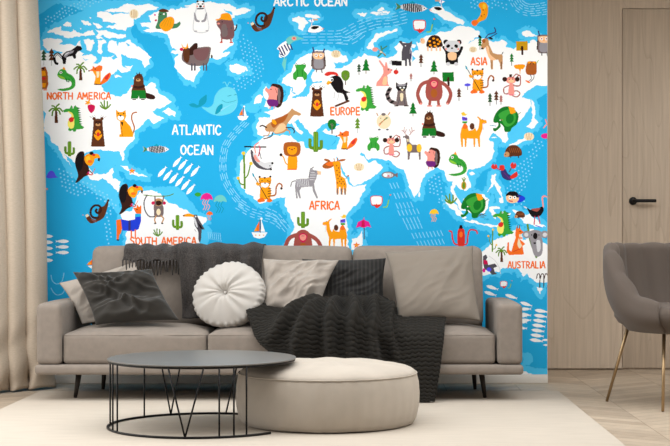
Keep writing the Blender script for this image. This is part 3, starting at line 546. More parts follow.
def llama(x, y):
    fr(x, y)
    P('orange', (-80,-10),(-50,-16),(-40,40),(-50,80),(-60,90),(-66,128),(-78,128),(-78,60)); P('blue', (-50,-16),(0,-6),(44,-14),(48,-50),(84,-60),(84,0),(70,50),(36,66),(-40,60)); P('sea', (44,-50),(84,-60),(84,-34),(46,-30)); P('orange', (52,-54),(40,-78),(30,-92),(54,-92),(60,-116),(72,-96),(86,-112),(88,-52)); P('indigo', (0,-6),(16,-8),(16,62),(0,62)); E('black', 58,-80,4); L('orange', 9, (20,62),(20,110)); L('orange', 9, (48,56),(48,114)); L('dbrown', 9, (-76,124),(-62,124))
def opossum(x, y):
    fr(x, y)
    L('black', 9, (-90,-62),(54,-60)); L('pink', 8, (-16,-20),(-22,-66),(4,-90), s=True); L('crimson', 7, (4,0),(14,-50),(6,-70)); P('dgrey', (-50,-40),(-34,-30),(-20,10),(0,40),(30,56),(84,64),(88,90),(40,92),(-10,74),(-40,30), s=True); P('lgrey', (-6,-8),(6,20),(40,44),(90,40),(96,70),(60,84),(10,60),(-24,20),(-34,-20), s=True); P('pink', (-20,-10),(-4,14),(14,40),(-10,36),(-28,10), s=True); E('black', 96,48,8); E('black', 86,90,7); L('dgrey', 5, (10,-30),(22,20)); E('dgrey', 80,66,4)
def mouse(x, y):
    fr(x, y); E('cream', 0,0,48,50); L('tan', 7, (-40,-40),(-48,-56)); L('tan', 7, (30,-44),(40,-60)); L('orange', 5, (-30,26),(10,-20)); L('dgreen', 5, (0,-8),(26,-26)); E('taupe', -2,-48,14,10); E('black', -20,-22,3); E('black', 16,-26,3); E('tan', -18,8,18,5,-40); E('dgrey', -30,54,10,5); E('dgrey', 24,54,10,5)
def shell(x, y, z=1):
    fr(x, y, z=z); E('cream', 0,0,36,28); 
    for k in (-18,0,18): L('tan', 4, (k,-20),(k*.6,22))
def crab(x, y): 
    fr(x, y); P('orange', (0,-22),(6,-6),(24,-6),(10,6),(16,22),(0,12),(-16,22),(-10,6),(-24,-6),(-6,-6)); E('amber', 0,2,8)
def pelican(x, y, flip=False):
    fr(x, y, flip=flip); P('white', (-40,20),(-20,-14),(30,-16),(62,8),(30,28),(-20,30), s=True); P('black', (-20,0),(0,-14),(34,-10),(16,6),(-6,8), s=True); L('lgrey', 6, (-20,-10),(-12,-40)); L('amber', 7, (-6,-54),(24,-56)); P('white', (-40,-50),(-10,-62),(0,-44),(-14,-34)); L('blue', 4, (-14,-34),(-16,-60)); L('orange', 4, (50,10),(66,2))
def hedgehog(x, y, z=1):
    fr(x, y, z=z); P('brown', (-56,40),(-58,0),(-30,-36),(20,-40),(54,-10),(60,24),(40,36),(0,38), s=True); P('tan', (-66,20),(-48,4),(-30,16),(-34,38),(-62,42), s=True); 
    for k in range(6): L('rust', 3, (-30+k*14,-20),(-20+k*14,10))
    E('black', -56,24,4); L('dbrown', 7, (-20,38),(-20,48)); L('dbrown', 7, (36,36),(36,48))
def umbrella(x, y):
    fr(x, y); L('dgrey', 6, (4,10),(4,92)); P('magenta', (-50,16),(-38,-22),(0,-40),(36,-24),(52,14),(28,6),(2,16),(-24,8)); P('crimson', (-10,-34),(6,-36),(8,10),(-14,10)); L('magenta', 5, (2,-40),(4,-54))
def starfish(x, y): crab(x, y)
def pineapple(x, y, z=1):
    fr(x, y, z=z); E('gold', 0,10,17,28); E('olive', 0,10,9,22); L('olive', 6, (0,-16),(-12,-40)); L('olive', 6, (0,-16),(2,-46)); L('olive', 6, (0,-16),(12,-38))
def divefish(x, y):
    fr(x, y, z=.72); P('taupe', (-64,0),(-40,-26),(20,-30),(60,-10),(84,-20),(82,22),(60,10),(20,30),(-40,26), s=True); P('lgrey', (-56,0),(-36,-18),(10,-22),(40,-8),(40,10),(10,22),(-36,18), s=True); E('white', -30,0,16); E('crimson', 0,10,12,7); L('dgrey', 4, (30,-16),(24,18))
def banana(x, y):
    fr(x, y); P('amber', (-10,-76),(20,-84),(44,-60),(46,-10),(30,30),(-10,50),(-40,78),(-62,64),(-60,44),(-30,36),(-6,4),(0,-30),(-16,-56), s=True); P('orange', (-62,64),(-60,44),(-34,36),(-20,56),(-40,78), s=True); E('rust', 14,-30,5); E('rust', 4,10,5); E('rust', 22,0,4); E('yellow', 22,-54,12,18)
def fruitbat(x, y):
    fr(x, y, z=.85); P('rust', (-36,-30),(-20,-44),(30,-44),(40,-30),(40,40),(20,62),(-30,60),(-46,30), s=True); E('amber', -18,-36,12,9); E('amber', 20,-36,12,9); L('dgrey', 5, (-10,60),(0,90),(-26,116), s=True); L('dgrey', 5, (20,56),(16,90),(-10,118), s=True); L('lime', 5, (40,-30),(56,-54)); P('orange', (-50,104),(-20,112),(-10,126),(-30,124), s=True); E('black', -10,-26,5); E('black', 16,-26,5)
def pufferhat(x, y):
    fr(x, y); P('blue', (30,-20),(70,-10),(86,8),(60,30),(30,30), s=True); E('peach', 0,4,44,34); P('black', (-46,-10),(-24,-38),(24,-38),(46,-6),(30,0),(-20,-14), s=True); E('white', -14,0,11); E('white', 14,0,11); E('black', -14,0,5); E('black', 14,0,5); L('crimson', 7, (-24,22),(0,26)); P('indigo', (30,-20),(60,-14),(40,0))
def divermouse(x, y):
    fr(x, y)
    P('dgrey', (-20,-60),(0,-70),(10,-52),(-2,-30),(16,0),(60,-10),(76,10),(50,20),(60,50),(76,60),(40,66),(20,40),(-10,30),(-20,-10)); P('crimson', (-16,-34),(8,-30),(14,-6),(-14,-4)); L('lgrey', 4, (20,-60),(60,-30),(90,20),(96,60), s=True); E('violet', 20,30,16,14); E('magenta', -14,36,10,14)
def lizardflower(x, y):
    fr(x, y); L('fern', 9, (0,-40),(6,0),(-20,30), s=True); L('fern', 7, (10,-20),(40,-40)); L('fern', 7, (6,0),(30,26)); L('tan', 5, (-30,-30),(30,20)); E('cream', 0,0,10,5)

def draw_pictures():
    slimpine(43.8,57,.95); slimpine(51.5,56.5,1.05,'brown'); skunk(68,56); redpanda(42.3,80); chameleon(66.6,79); palm(80.5,71,.95); fox(97,75,1)
    palm(56,113); croc(73.5,118); berry(91.3,106.5); aloe(105.5,105,1); cat(126,123.5); beaver(138.5,86); bear(98,131.5,.93)
    cactus(69.6,149,.95); toucanbird(84,166.5,1); toucanbird(127.5,198.5,.97); crab(132,170.6)
    fr(134,14); E('cream',0,0,30,32); L('tan',4,(-16,-20),(-14,22)); L('tan',4,(0,-26),(0,26)); L('tan',4,(14,-20),(14,22))
    seal(166,20); polarbear(200.5,18.3); walrus(226,26); muskox(195,56.5); sloth(261,19.5); 
    fr(286,51); P('aqua',(-12,34),(-2,60),(6,34),(-6,140),(-28,90)); P('white',(8,-70),(30,-60),(26,0),(-8,40),(-46,40),(-42,0),(-60,-16),(-30,-50), s=True)
    for k in range(5): L('indigo', 9, (-48+k*18,-22-k*9),(-22+k*16,6+k*-4+(k<2)*20))
    L('indigo', 6, (-44,18),(-10,34)); L('teal', 5, (-40,32),(-14,46)); P('aqua',(0,-72),(20,-96),(60,-104),(92,-92),(120,-84),(92,-76),(50,-62),(20,-40), s=True); E('pink',54,-84,16,12); E('dred',54,-86,5)
    pelican(314,28); pelican(439,9,True); owl(318.5,60); frog(300,71.5,1.1); shell(336,54,.9)
    hedgehogman(274,96); sailboat(242.5,112,.7); whale(222,101.5); stripefish(156.5,149.3,.78,0)
    for (x, y) in [(177,162),(182.5,165),(188,169),(195,171.5),(162,172),(167.5,175.5),(173.5,178.5),(179.5,181.5),(185.5,185),(190.5,189.5)]: fish(x, y, 1.0, 180-50)
    horse(280,124); bear(317,101.5,.92); woodpecker(334,85); 
    leaftree(332,126,'dgreen'); leaftree(345.5,77,'olive'); slimpine(359,69,.7); pine(366,66,1); pine(366,66,.9); bunny(385,75); 
    fr(390,50); 
    lizardflower(381,52); fr(375,49.5); E('pink',0,0,18,14)
    wolf(406,54.5); stripefish(412,7.6,.95,4); goggles(420,26,.9); turtle(433,43,1); panda(452,51.5,); slimpine(421,60,.8,'brown'); pine(434,67,.95); slimpine(411,77,.5,'dred'); 
    fr(396,72); E('red',0,0,16,15); L('dgreen',4,(0,-14),(4,-24)); boxtree(448,77.5,'dgreen')
    banana(481,14.5); antelope(493,47); slimpine(480,43,.75,'dgreen'); slimpine(511.7,59,.75,'dgreen'); shell(473,49.5,.7); boxtree(521.8,46.5,'gold'); owl(544,43.5)
    fruitbat(531.5,67); fr(520,68.5); P('amber',(-40,-20),(0,-28),(34,-22),(20,4),(6,6),(0,40),(-6,8),(-30,0), s=True)
    raccoon(400,94.5); ape(434,90,.92); croc(366,97.5); fr(342,103.5); L('brown',14,(-44,18),(46,-18)); slimpine(357.5,125,.95,'olive')
    mouse(383.8,121.5); pine(413,109,.95); tiger(479,80.5,.95); curlmonkey(511,87,1); shroom(467.5,86); slimpine(459,94,.8,'brown'); slimpine(490,99,.8); slimpine(496.3,97,.85,'brown'); slimpine(501,99.5,.6,'dred')
    elephant(506,117.5); fr(493,126); L('teal',4,(-20,-4),(20,0)); camel(470,132,); beaver(429,124,.97); frog(373.5,143.5,.95); curlmonkey(391,147.5,.95)
    deer(410.5,144.5,.93); hedgehogman(432,158,.85); fox(344,140,.95); cactus(315.7,142,1.3); lion(292,156); opossum(258,156); tallcactus(243.8,170); tiger(266.5,188.5)
    zebra(304.5,182,); giraffe(336,180.5); chameleon(458,164); shell(359,167,.95); divefish(388.5,175); hedgehog(513.5,151,.95); lobster(505,172); shell(529,136.5,.95)
    pineapple(463.8,184); elephant(473.5,204,.98); aloe(451,199,1.1); umbrella(363.5,225.5); starfish(356.5,245); goggles(377,201.5,.85); jelly(434,212,'yellow',.7,'amber')
    sailboat(259,226.5,1); cactus(303,220,1.05); ape(303,244,1); camel(338,233,.92,True); octopus(461,236); croc(503,223,1); kangaroo(518,242.5); koala(535,241); 
    ostrich(537,211); hedgehog(520,214.5,.55); pufferhat(512.5,197.5); tallcactus(492.8,240,True,.62); palm(501.5,254,.8); divermouse(486,265)
    fr(482,215); L('dgrey',5,(-30,10),(20,-10)); L('dgrey',4,(-20,-6),(30,6)); L('dgrey',4,(-10,14),(16,14))
    sloth(95.5,211.5,.97); hangmonkey(158.5,207.5); llama(128.3,221.5); cactus(177.5,222.5,.95); aloe(158,232.5,.85); toucan(194.5,222.5)
    jelly(206.5,197,'magenta',.95,'pink'); jelly(220,199,'aqua',1,'teal'); jelly(209.5,213.5,'orange',.5); fr(197.8,194.5); E('green',0,0,22,14)
    fr(545.5,124); L('pink',8,(0,-30),(10,0),(-14,26)); fr(545.5,136); E('magenta',0,0,30,18)
    for k in range(3): fish(62.5,241.3+k*5.6,1.0,0)
    for k in range(5): fish(46.6,236.3+k*6,1.0,0)
    goggles(504,284.5,.5)
    for (x, y) in [(492,287.5),(490,293.5),(511,296.5),(526,304)]: fish(x, y, .95, 198)
    for k in range(3): fish(525,309+k*5.6,.9,180+8*(k%2))
    for k in range(7): fish(541-k*.8,311+k*5.2-(.3*k),1.0,188)
    for k in range(3): fish(521,316+k*6,.9,184)
    fish(546,340,.6,180); fish(546.5,345,.5,180)
    fr(541,280)
    for k in range(3): L('dbrown', 6, (-30+k*26,-10),(-22+k*26,-40),(-8+k*26,-30),(-8+k*26,50), s=True)
    fr(91,262); P('orange',(-30,20),(10,-20),(20,20)); P('white',(-24,26),(10,24),(4,44)); E('amber',-10,10,10)
    # the strip above the frame of view carries on the same way
    whale(470,-34); fish(120,-30,1.2,180); fish(128,-24,1.2,180); fish(136,-18,1.2,180); sailboat(300,-36,.9); jelly(215,-34,'magenta',.9,'pink'); jelly(60,-40,'aqua',.9,'teal')
draw_pictures()
# ---------------------------------------------------------------- helpers
def at(px, py, Y):                       # the point at distance Y seen at (px, py)
    return Vector(((px-VX)/FP*Y, Y, EYE-(py-VY)/FP*Y))
def lin(c): return tuple((v/12.92 if v <= .04045 else ((v+.055)/1.055)**2.4) for v in [x/255 for x in c])

def mat(name, rgb, rough=.8, metal=0, bump=0, scale=200, sheen=0, var=0, vscale=6, spec=.3, stretch=None, bdist=.002):
    m = bpy.data.materials.new(name); m.use_nodes = True; nt = m.node_tree; N = nt.nodes; K = nt.links
    b = N['Principled BSDF']; col = lin(rgb)
    b.inputs['Base Color'].default_value = (*col, 1); b.inputs['Roughness'].default_value = rough; b.inputs['Metallic'].default_value = metal
    b.inputs['Specular IOR Level'].default_value = spec; b.inputs['Sheen Weight'].default_value = sheen; b.inputs['Sheen Roughness'].default_value = .5
    tc = N.new('ShaderNodeTexCoord'); src = tc.outputs['Object']
    if stretch:
        mp = N.new('ShaderNodeMapping'); mp.inputs['Scale'].default_value = stretch; K.new(src, mp.inputs[0]); src = mp.outputs[0]
    if var:
        n = N.new('ShaderNodeTexNoise'); n.inputs['Scale'].default_value = vscale; n.inputs['Detail'].default_value = 5; K.new(src, n.inputs['Vector'])
        r = N.new('ShaderNodeValToRGB'); r.color_ramp.elements[0].position = .3; r.color_ramp.elements[1].position = .7
        r.color_ramp.elements[0].color = (*[c*(1-var) for c in col], 1); r.color_ramp.elements[1].color = (*[min(c*(1+var), 1) for c in col], 1)
        K.new(n.outputs['Fac'], r.inputs[0]); K.new(r.outputs[0], b.inputs['Base Color'])
    if bump:
        n = N.new('ShaderNodeTexNoise'); n.inputs['Scale'].default_value = scale; n.inputs['Detail'].default_value = 3; K.new(src, n.inputs['Vector'])
        bp = N.new('ShaderNodeBump'); bp.inputs['Strength'].default_value = bump; bp.inputs['Distance'].default_value = bdist
        K.new(n.outputs['Fac'], bp.inputs['Height']); K.new(bp.outputs[0], b.inputs['Normal'])
    return m

def link(name, me, m=None, parent=None, smooth=True):
    o = bpy.data.objects.new(name, me); C.collection.objects.link(o)
    if m is not None and not me.materials: me.materials.append(m)
    if smooth:
        for p in me.polygons: p.use_smooth = True
    if parent:
        o.parent = parent; q = Vector(); p = parent
        while p: q += Vector(p.location); p = p.parent
        o.location = -q                      # every mesh is written in room coordinates
    return o
def mesh(name, verts, faces):
    me = bpy.data.meshes.new(name); me.from_pydata([tuple(v) for v in verts], [], faces); me.update(); return me
def bm_mesh(name, bm):
    bmesh.ops.recalc_face_normals(bm, faces=bm.faces)
    me = bpy.data.meshes.new(name); bm.to_mesh(me); bm.free(); return me
def thing(name, label, cat, loc=(0,0,0), group=None, rz=0):
    o = bpy.data.objects.new(name, None); C.collection.objects.link(o); o.location = loc; o.rotation_euler = (0, 0, rz)
    o.empty_display_size = .1; tag(o, label, cat, group); return o
def tag(o, label, cat, group=None):
    o['label'] = label; o['category'] = cat
    if group: o['group'] = group
    return o
def struct(o): o['kind'] = 'structure'; return o

def bx(bm, x0, x1, y0, y1, z0, z1, r=0, seg=3):
    res = bmesh.ops.create_cube(bm, size=1); vs_ = res['verts']
    for v in vs_: v.co = Vector(((x0+x1)/2+v.co.x*(x1-x0), (y0+y1)/2+v.co.y*(y1-y0), (z0+z1)/2+v.co.z*(z1-z0)))
    if r:
        es = list({e for v in vs_ for e in v.link_edges}); bmesh.ops.bevel(bm, geom=es, offset=r, segments=seg, profile=.5, affect='EDGES')
def box(name, x0, x1, y0, y1, z0, z1, m, parent=None, r=0, seg=3):
    bm = bmesh.new(); bx(bm, x0, x1, y0, y1, z0, z1, r, seg); return link(name, bm_mesh(name, bm), m, parent, smooth=bool(r))

def soft_box(c, h, r, n=22, crown=(0,0,0), pinch=0, fn=None):
    """rounded, slightly swollen block: centre, half sizes, edge radius"""
    verts, faces, idx = [], [], {}
    def key(a, b, d):
        k = (round(a,5), round(b,5), round(d,5))
        if k not in idx:
            p = Vector((a*h[0], b*h[1], d*h[2])); q = Vector([max(-(h[i]-r), min(h[i]-r, p[i])) for i in range(3)])
            e = p-q
            if e.length > 1e-9: e = e.normalized()*r
            v = q+e
            X, Y, Z = [v[i]/h[i] for i in range(3)]
            v = v+Vector((crown[0]*math.copysign(1,X)*(1-Y*Y)*(1-Z*Z)*abs(X), crown[1]*math.copysign(1,Y)*(1-X*X)*(1-Z*Z)*abs(Y), crown[2]*math.copysign(1,Z)*(1-X**4)*(1-Y**2)*abs(Z)))
            v = v+Vector(c)
            if fn: v = fn(v, X, Y, Z)
            idx[k] = len(verts); verts.append(v)
        return idx[k]
    g = [math.sin(t*math.pi/2)*.55+t*.45 for t in np.linspace(-1, 1, n)]
    for ax in range(3):
        for s in (-1, 1):
            for i in range(n-1):
                for j in range(n-1):
                    q = []
                    for (a, b) in ((i,j),(i+1,j),(i+1,j+1),(i,j+1)):
                        t = [0,0,0]; t[ax] = s; t[(ax+1)%3] = g[a]; t[(ax+2)%3] = g[b]; q.append(key(*t))
                    faces.append(q if s > 0 else q[::-1])
    return verts, faces

def tube_into(bm, pts, r, seg=8, r2=None):
    pts = [Vector(p) for p in pts]; r2 = r if r2 is None else r2; rings = []
    for i, p in enumerate(pts):
        d = (pts[min(i+1,len(pts)-1)]-pts[max(i-1,0)]).normalized()
        a = d.orthogonal().normalized() if i == 0 else (pa-d*pa.dot(d)).normalized()
        pa = a; b = d.cross(a); rr = r+(r2-r)*i/max(len(pts)-1,1)
        rings.append([bm.verts.new(p+(a*math.cos(2*math.pi*k/seg)+b*math.sin(2*math.pi*k/seg))*rr) for k in range(seg)])
    for u, v in zip(rings[:-1], rings[1:]):
        for k in range(seg): bm.faces.new((u[k], u[(k+1)%seg], v[(k+1)%seg], v[k]))
    bm.faces.new(rings[0][::-1]); bm.faces.new(rings[-1])
def tube(name, pts, r, m, parent=None, seg=8, r2=None):
    bm = bmesh.new(); tube_into(bm, pts, r, seg, r2); return link(name, bm_mesh(name, bm), m, parent)
def lathe_into(bm, prof, c=(0,0,0), seg=48, fn=None):
    rings = []
    for (r, z) in prof:
        rings.append([bm.verts.new(Vector(c)+(fn(r, z, 2*math.pi*k/seg) if fn else Vector((r*math.cos(2*math.pi*k/seg), r*math.sin(2*math.pi*k/seg), z)))) for k in range(seg)])
    for u, v in zip(rings[:-1], rings[1:]):
        for k in range(seg): bm.faces.new((u[k], u[(k+1)%seg], v[(k+1)%seg], v[k]))
    bm.faces.new(rings[0][::-1]); bm.faces.new(rings[-1])

def n3(p, s=1.0, seed=0.0):
    from mathutils import noise
    return noise.noise(Vector((p[0]*s+seed*7.1, p[1]*s+seed*3.3, p[2]*s-seed*5.7)))

# ---------------------------------------------------------------- materials
fabric   = mat('warm grey upholstery', (134,124,115), .95, bump=.35, scale=420, sheen=.08, var=.06, vscale=30, spec=.15)
pouf_m   = mat('cream velvet', (184,174,162), .95, bump=.2, scale=300, sheen=.08, var=.05, vscale=9, spec=.12)
light_p  = mat('stone grey cotton', (160,151,142), .95, bump=.25, scale=500, sheen=.08, spec=.12)
taupe_p  = mat('taupe cotton', (130,121,111), .95, bump=.25, scale=500, sheen=.08, spec=.12)
dark_p   = mat('charcoal velvet', (44,41,37), .7, bump=.2, scale=350, sheen=.18, spec=.2)
white_p  = mat('white cotton', (184,179,173), .95, bump=.15, scale=350, sheen=.1, spec=.12)
throw_m  = mat('charcoal wool', (62,58,56), .98, bump=1.0, scale=220, sheen=.1, var=.5, vscale=130, spec=.1, bdist=.004)
knit_m   = mat('black knit wool', (40,38,35), .98, bump=.5, scale=500, sheen=.03, var=.2, vscale=240, spec=.1)
black_m  = mat('black metal', (26,25,25), .45, metal=.4)
top_m    = mat('dark grey lacquer', (104,101,97), .33, spec=.6, metal=.0)
leg_m    = mat('dark brown wood', (44,38,34), .5)
brass_m  = mat('brushed brass', (168,142,108), .4, metal=.9)
velvet_m = mat('taupe grey velvet', (90,80,73), .85, bump=.15, scale=260, sheen=.12, spec=.2)
curt_m   = mat('beige linen', (190,175,157), .95, bump=.5, scale=90, stretch=(1,1,6), var=.08, vscale=60, spec=.1)
plaster  = mat('white plaster', (236,232,226), .9, bump=.1, scale=60)
skirt_m  = mat('white painted skirting', (222,217,210), .6)
rug_m    = mat('ivory rug', (192,182,169), .98, bump=.5, scale=40, stretch=(1,9,1), var=.05, vscale=5, spec=.05)

def black_striped():
    m = mat('black striped fabric', (40,39,38), .75, sheen=.1); N = m.node_tree.nodes; K = m.node_tree.links; b = N['Principled BSDF']
    tc = N.new('ShaderNodeTexCoord'); wv = N.new('ShaderNodeTexWave'); wv.bands_direction = 'X'; wv.inputs['Scale'].default_value = 14
    r = N.new('ShaderNodeValToRGB'); r.color_ramp.elements[0].position = .62; r.color_ramp.elements[0].color = (*lin((24,23,22)),1); r.color_ramp.elements[1].position = .8; r.color_ramp.elements[1].color = (*lin((44,42,40)),1)
    K.new(tc.outputs['Object'], wv.inputs['Vector']); K.new(wv.outputs['Fac'], r.inputs[0]); K.new(r.outputs[0], b.inputs['Base Color']); return m
stripe_m = black_striped()

def wood_panel(name, rgb, dark, vertical=True, seed=0):
    m = mat(name, rgb, .6); N = m.node_tree.nodes; K = m.node_tree.links; b = N['Principled BSDF']
    tc = N.new('ShaderNodeTexCoord'); mp = N.new('ShaderNodeMapping'); mp.inputs['Scale'].default_value = (1.0, 1.0, .17); mp.inputs['Location'].default_value = (seed, seed, 0)
    K.new(tc.outputs['Object'], mp.inputs[0])
    n = N.new('ShaderNodeTexNoise'); n.inputs['Scale'].default_value = 2.6; n.inputs['Detail'].default_value = 2; n.inputs['Distortion'].default_value = .4; K.new(mp.outputs[0], n.inputs['Vector'])
    mu = N.new('ShaderNodeMath'); mu.operation = 'MULTIPLY'; mu.inputs[1].default_value = 17; K.new(n.outputs['Fac'], mu.inputs[0])
    fr_ = N.new('ShaderNodeMath'); fr_.operation = 'FRACT'; K.new(mu.outputs[0], fr_.inputs[0])
    r = N.new('ShaderNodeValToRGB'); r.color_ramp.elements[0].position = 0; r.color_ramp.elements[1].position = 1
    c0, c1 = lin(dark), lin(rgb); mid = tuple((x*.45+y*.55) for x, y in zip(c0, c1))
    r.color_ramp.elements[0].color = (*mid,1); r.color_ramp.elements[1].color = (*c1,1); e = r.color_ramp.elements.new(.10); e.color = (*c1,1)
    K.new(fr_.outputs[0], r.inputs[0])
    mp2 = N.new('ShaderNodeMapping'); mp2.inputs['Scale'].default_value = (30, 30, 1.0); K.new(tc.outputs['Object'], mp2.inputs[0])
    n2 = N.new('ShaderNodeTexNoise'); n2.inputs['Scale'].default_value = 2; n2.inputs['Detail'].default_value = 4; K.new(mp2.outputs[0], n2.inputs['Vector'])
    mx = N.new('ShaderNodeMix'); mx.data_type = 'RGBA'; mx.blend_type = 'MULTIPLY'; mx.inputs['Factor'].default_value = .45
    r2 = N.new('ShaderNodeValToRGB'); r2.color_ramp.elements[0].position = .3; r2.color_ramp.elements[0].color = (.6,.57,.55,1); r2.color_ramp.elements[1].position = .7; r2.color_ramp.elements[1].color = (1,1,1,1)
    K.new(n2.outputs['Fac'], r2.inputs[0]); K.new(r.outputs[0], mx.inputs[6]); K.new(r2.outputs[0], mx.inputs[7]); K.new(mx.outputs[2], b.inputs['Base Color'])
    return m
oak_wall = wood_panel('grey brown oak veneer', (202,185,166), (176,158,140))
oak_door = wood_panel('oak veneer door', (202,185,166), (176,158,140), seed=3.7)

def herring():
    m = mat('oak parquet', (186,170,150), .5, spec=.3); N = m.node_tree.nodes; K = m.node_tree.links; b = N['Principled BSDF']
    def M(op, a, bb=None):
        n = N.new('ShaderNodeMath'); n.operation = op
        for i, v in enumerate([a, bb]):
            if v is None: continue
            if isinstance(v, (int, float)): n.inputs[i].default_value = v
            else: K.new(v, n.inputs[i])
        return n.outputs[0]
    tc = N.new('ShaderNodeTexCoord'); s = N.new('ShaderNodeSeparateXYZ'); K.new(tc.outputs['Object'], s.inputs[0])
    W_ = .42; PW = .105
    pp = M('PINGPONG', s.outputs[0], W_); v = M('ADD', s.outputs[1], M('MULTIPLY', pp, .75)); q = M('DIVIDE', v, PW); row = M('FLOOR', q); f = M('FRACT', q)
    colm = M('FLOOR', M('DIVIDE', s.outputs[0], W_)); cb = N.new('ShaderNodeCombineXYZ'); K.new(colm, cb.inputs[0]); K.new(row, cb.inputs[1])
    wn = N.new('ShaderNodeTexWhiteNoise'); wn.noise_dimensions = '2D'; K.new(cb.outputs[0], wn.inputs['Vector'])
    r = N.new('ShaderNodeValToRGB'); r.color_ramp.elements[0].color = (*lin((164,148,130)),1); r.color_ramp.elements[1].color = (*lin((188,172,152)),1); K.new(wn.outputs['Value'], r.inputs[0])
    gap = M('MULTIPLY', M('GREATER_THAN', f, .04), M('GREATER_THAN', M('FRACT', M('DIVIDE', s.outputs[0], W_)), .008))
    mx = N.new('ShaderNodeMix'); mx.data_type = 'RGBA'; K.new(gap, mx.inputs['Factor']); mx.inputs[6].default_value = (*lin((134,118,100)),1); K.new(r.outputs[0], mx.inputs[7])
    n = N.new('ShaderNodeTexNoise'); n.inputs['Scale'].default_value = 14; n.inputs['Detail'].default_value = 4; K.new(tc.outputs['Object'], n.inputs['Vector'])
    m2 = N.new('ShaderNodeMix'); m2.data_type = 'RGBA'; m2.blend_type = 'MULTIPLY'; m2.inputs['Factor'].default_value = .3; K.new(mx.outputs[2], m2.inputs[6]); K.new(n.outputs['Color'], m2.inputs[7])
    r3 = N.new('ShaderNodeValToRGB'); r3.color_ramp.elements[0].position = .3; r3.color_ramp.elements[0].color = (.6,.6,.6,1); r3.color_ramp.elements[1].position = .6; K.new(n.outputs['Fac'], r3.inputs[0]); K.new(r3.outputs[0], m2.inputs[7])
    K.new(m2.outputs[2], b.inputs['Base Color']); return m
floor_m = herring()

# ---------------------------------------------------------------- the room
WY = 8.31; WX = (PX1-VX)/FP*WY; DY = 9.15; CZ = 2.64
struct(box('floor', -2.6, 3.6, -.8, DY+.1, -.1, 0, floor_m))
struct(box('wall_back', -2.6, WX, WY+.004, DY+.15, 0, CZ, plaster))
struct(box('ceiling', -2.6, 3.6, 1.0, DY+.1, CZ, CZ+.1, plaster))
dx0 = (622.6-VX)/FP*DY; dx1 = dx0+.86; dz = EYE+231/FP*DY
bm = bmesh.new()
bx(bm, WX, dx0-.004, DY, DY+.12, .012, CZ); bx(bm, dx0-.004, dx1+.004, DY, DY+.12, dz+.004, CZ); bx(bm, dx1+.004, 3.6, DY, DY+.12, .012, CZ)
bx(bm, WX, 3.6, DY+.02, DY+.13, 0, CZ)
struct(link('wall_door_side', bm_mesh('wall_door_side', bm), oak_wall, smooth=False))
struct(box('wall_right', 3.6, 3.7, 1.0, DY+.1, 0, CZ, plaster))
bm = bmesh.new()
bx(bm, -2.7, -2.6, 1.0, 3.6, 0, CZ); bx(bm, -2.7, -2.6, 7.3, DY+.1, 0, CZ); bx(bm, -2.7, -2.6, 3.6, 7.3, 2.42, CZ); bx(bm, -2.7, -2.6, 3.6, 7.3, 0, .08)
struct(link('wall_left', bm_mesh('wall_left', bm), plaster, smooth=False))
bm = bmesh.new()
for y in (3.6, 5.42, 7.24): bx(bm, -2.69, -2.63, y, y+.06, .08, 2.42)
for z in (.08, 2.36): bx(bm, -2.69, -2.63, 3.6, 7.3, z, z+.06)
struct(link('window_1', bm_mesh('window_1', bm), skirt_m, smooth=False))
struct(box('baseboard_back', -2.6, WX, WY-.014, WY+.004, 0, EYE-(PY1-VY)/FP*WY, skirt_m, r=.003, seg=2))
door = struct(box('door_1', dx0, dx1, DY+.003, DY+.019, .014, dz, oak_door, r=.001, seg=1))
hz = EYE+39/FP*DY; hx = (633-VX)/FP*DY; hx1 = (654.5-VX)/FP*DY
bm = bmesh.new()
lathe_into(bm, [(.002,0),(.026,0),(.026,.008),(.022,.011),(.002,.011)], seg=32)
for v in bm.verts: v.co = Vector((hx+v.co.x, DY+.003-v.co.z, hz+v.co.y))
tube_into(bm, [(hx,DY,hz),(hx,DY-.045,hz),(hx+.006,DY-.056,hz),(hx+.02,DY-.06,hz)], .0105, 12)
bx(bm, hx+.002, hx1, DY-.07, DY-.05, hz-.0105, hz+.0105, .006, 3)
h = link('door_handle', bm_mesh('door_handle', bm), black_m, door); h['label'] = 'black round rose lever handle'

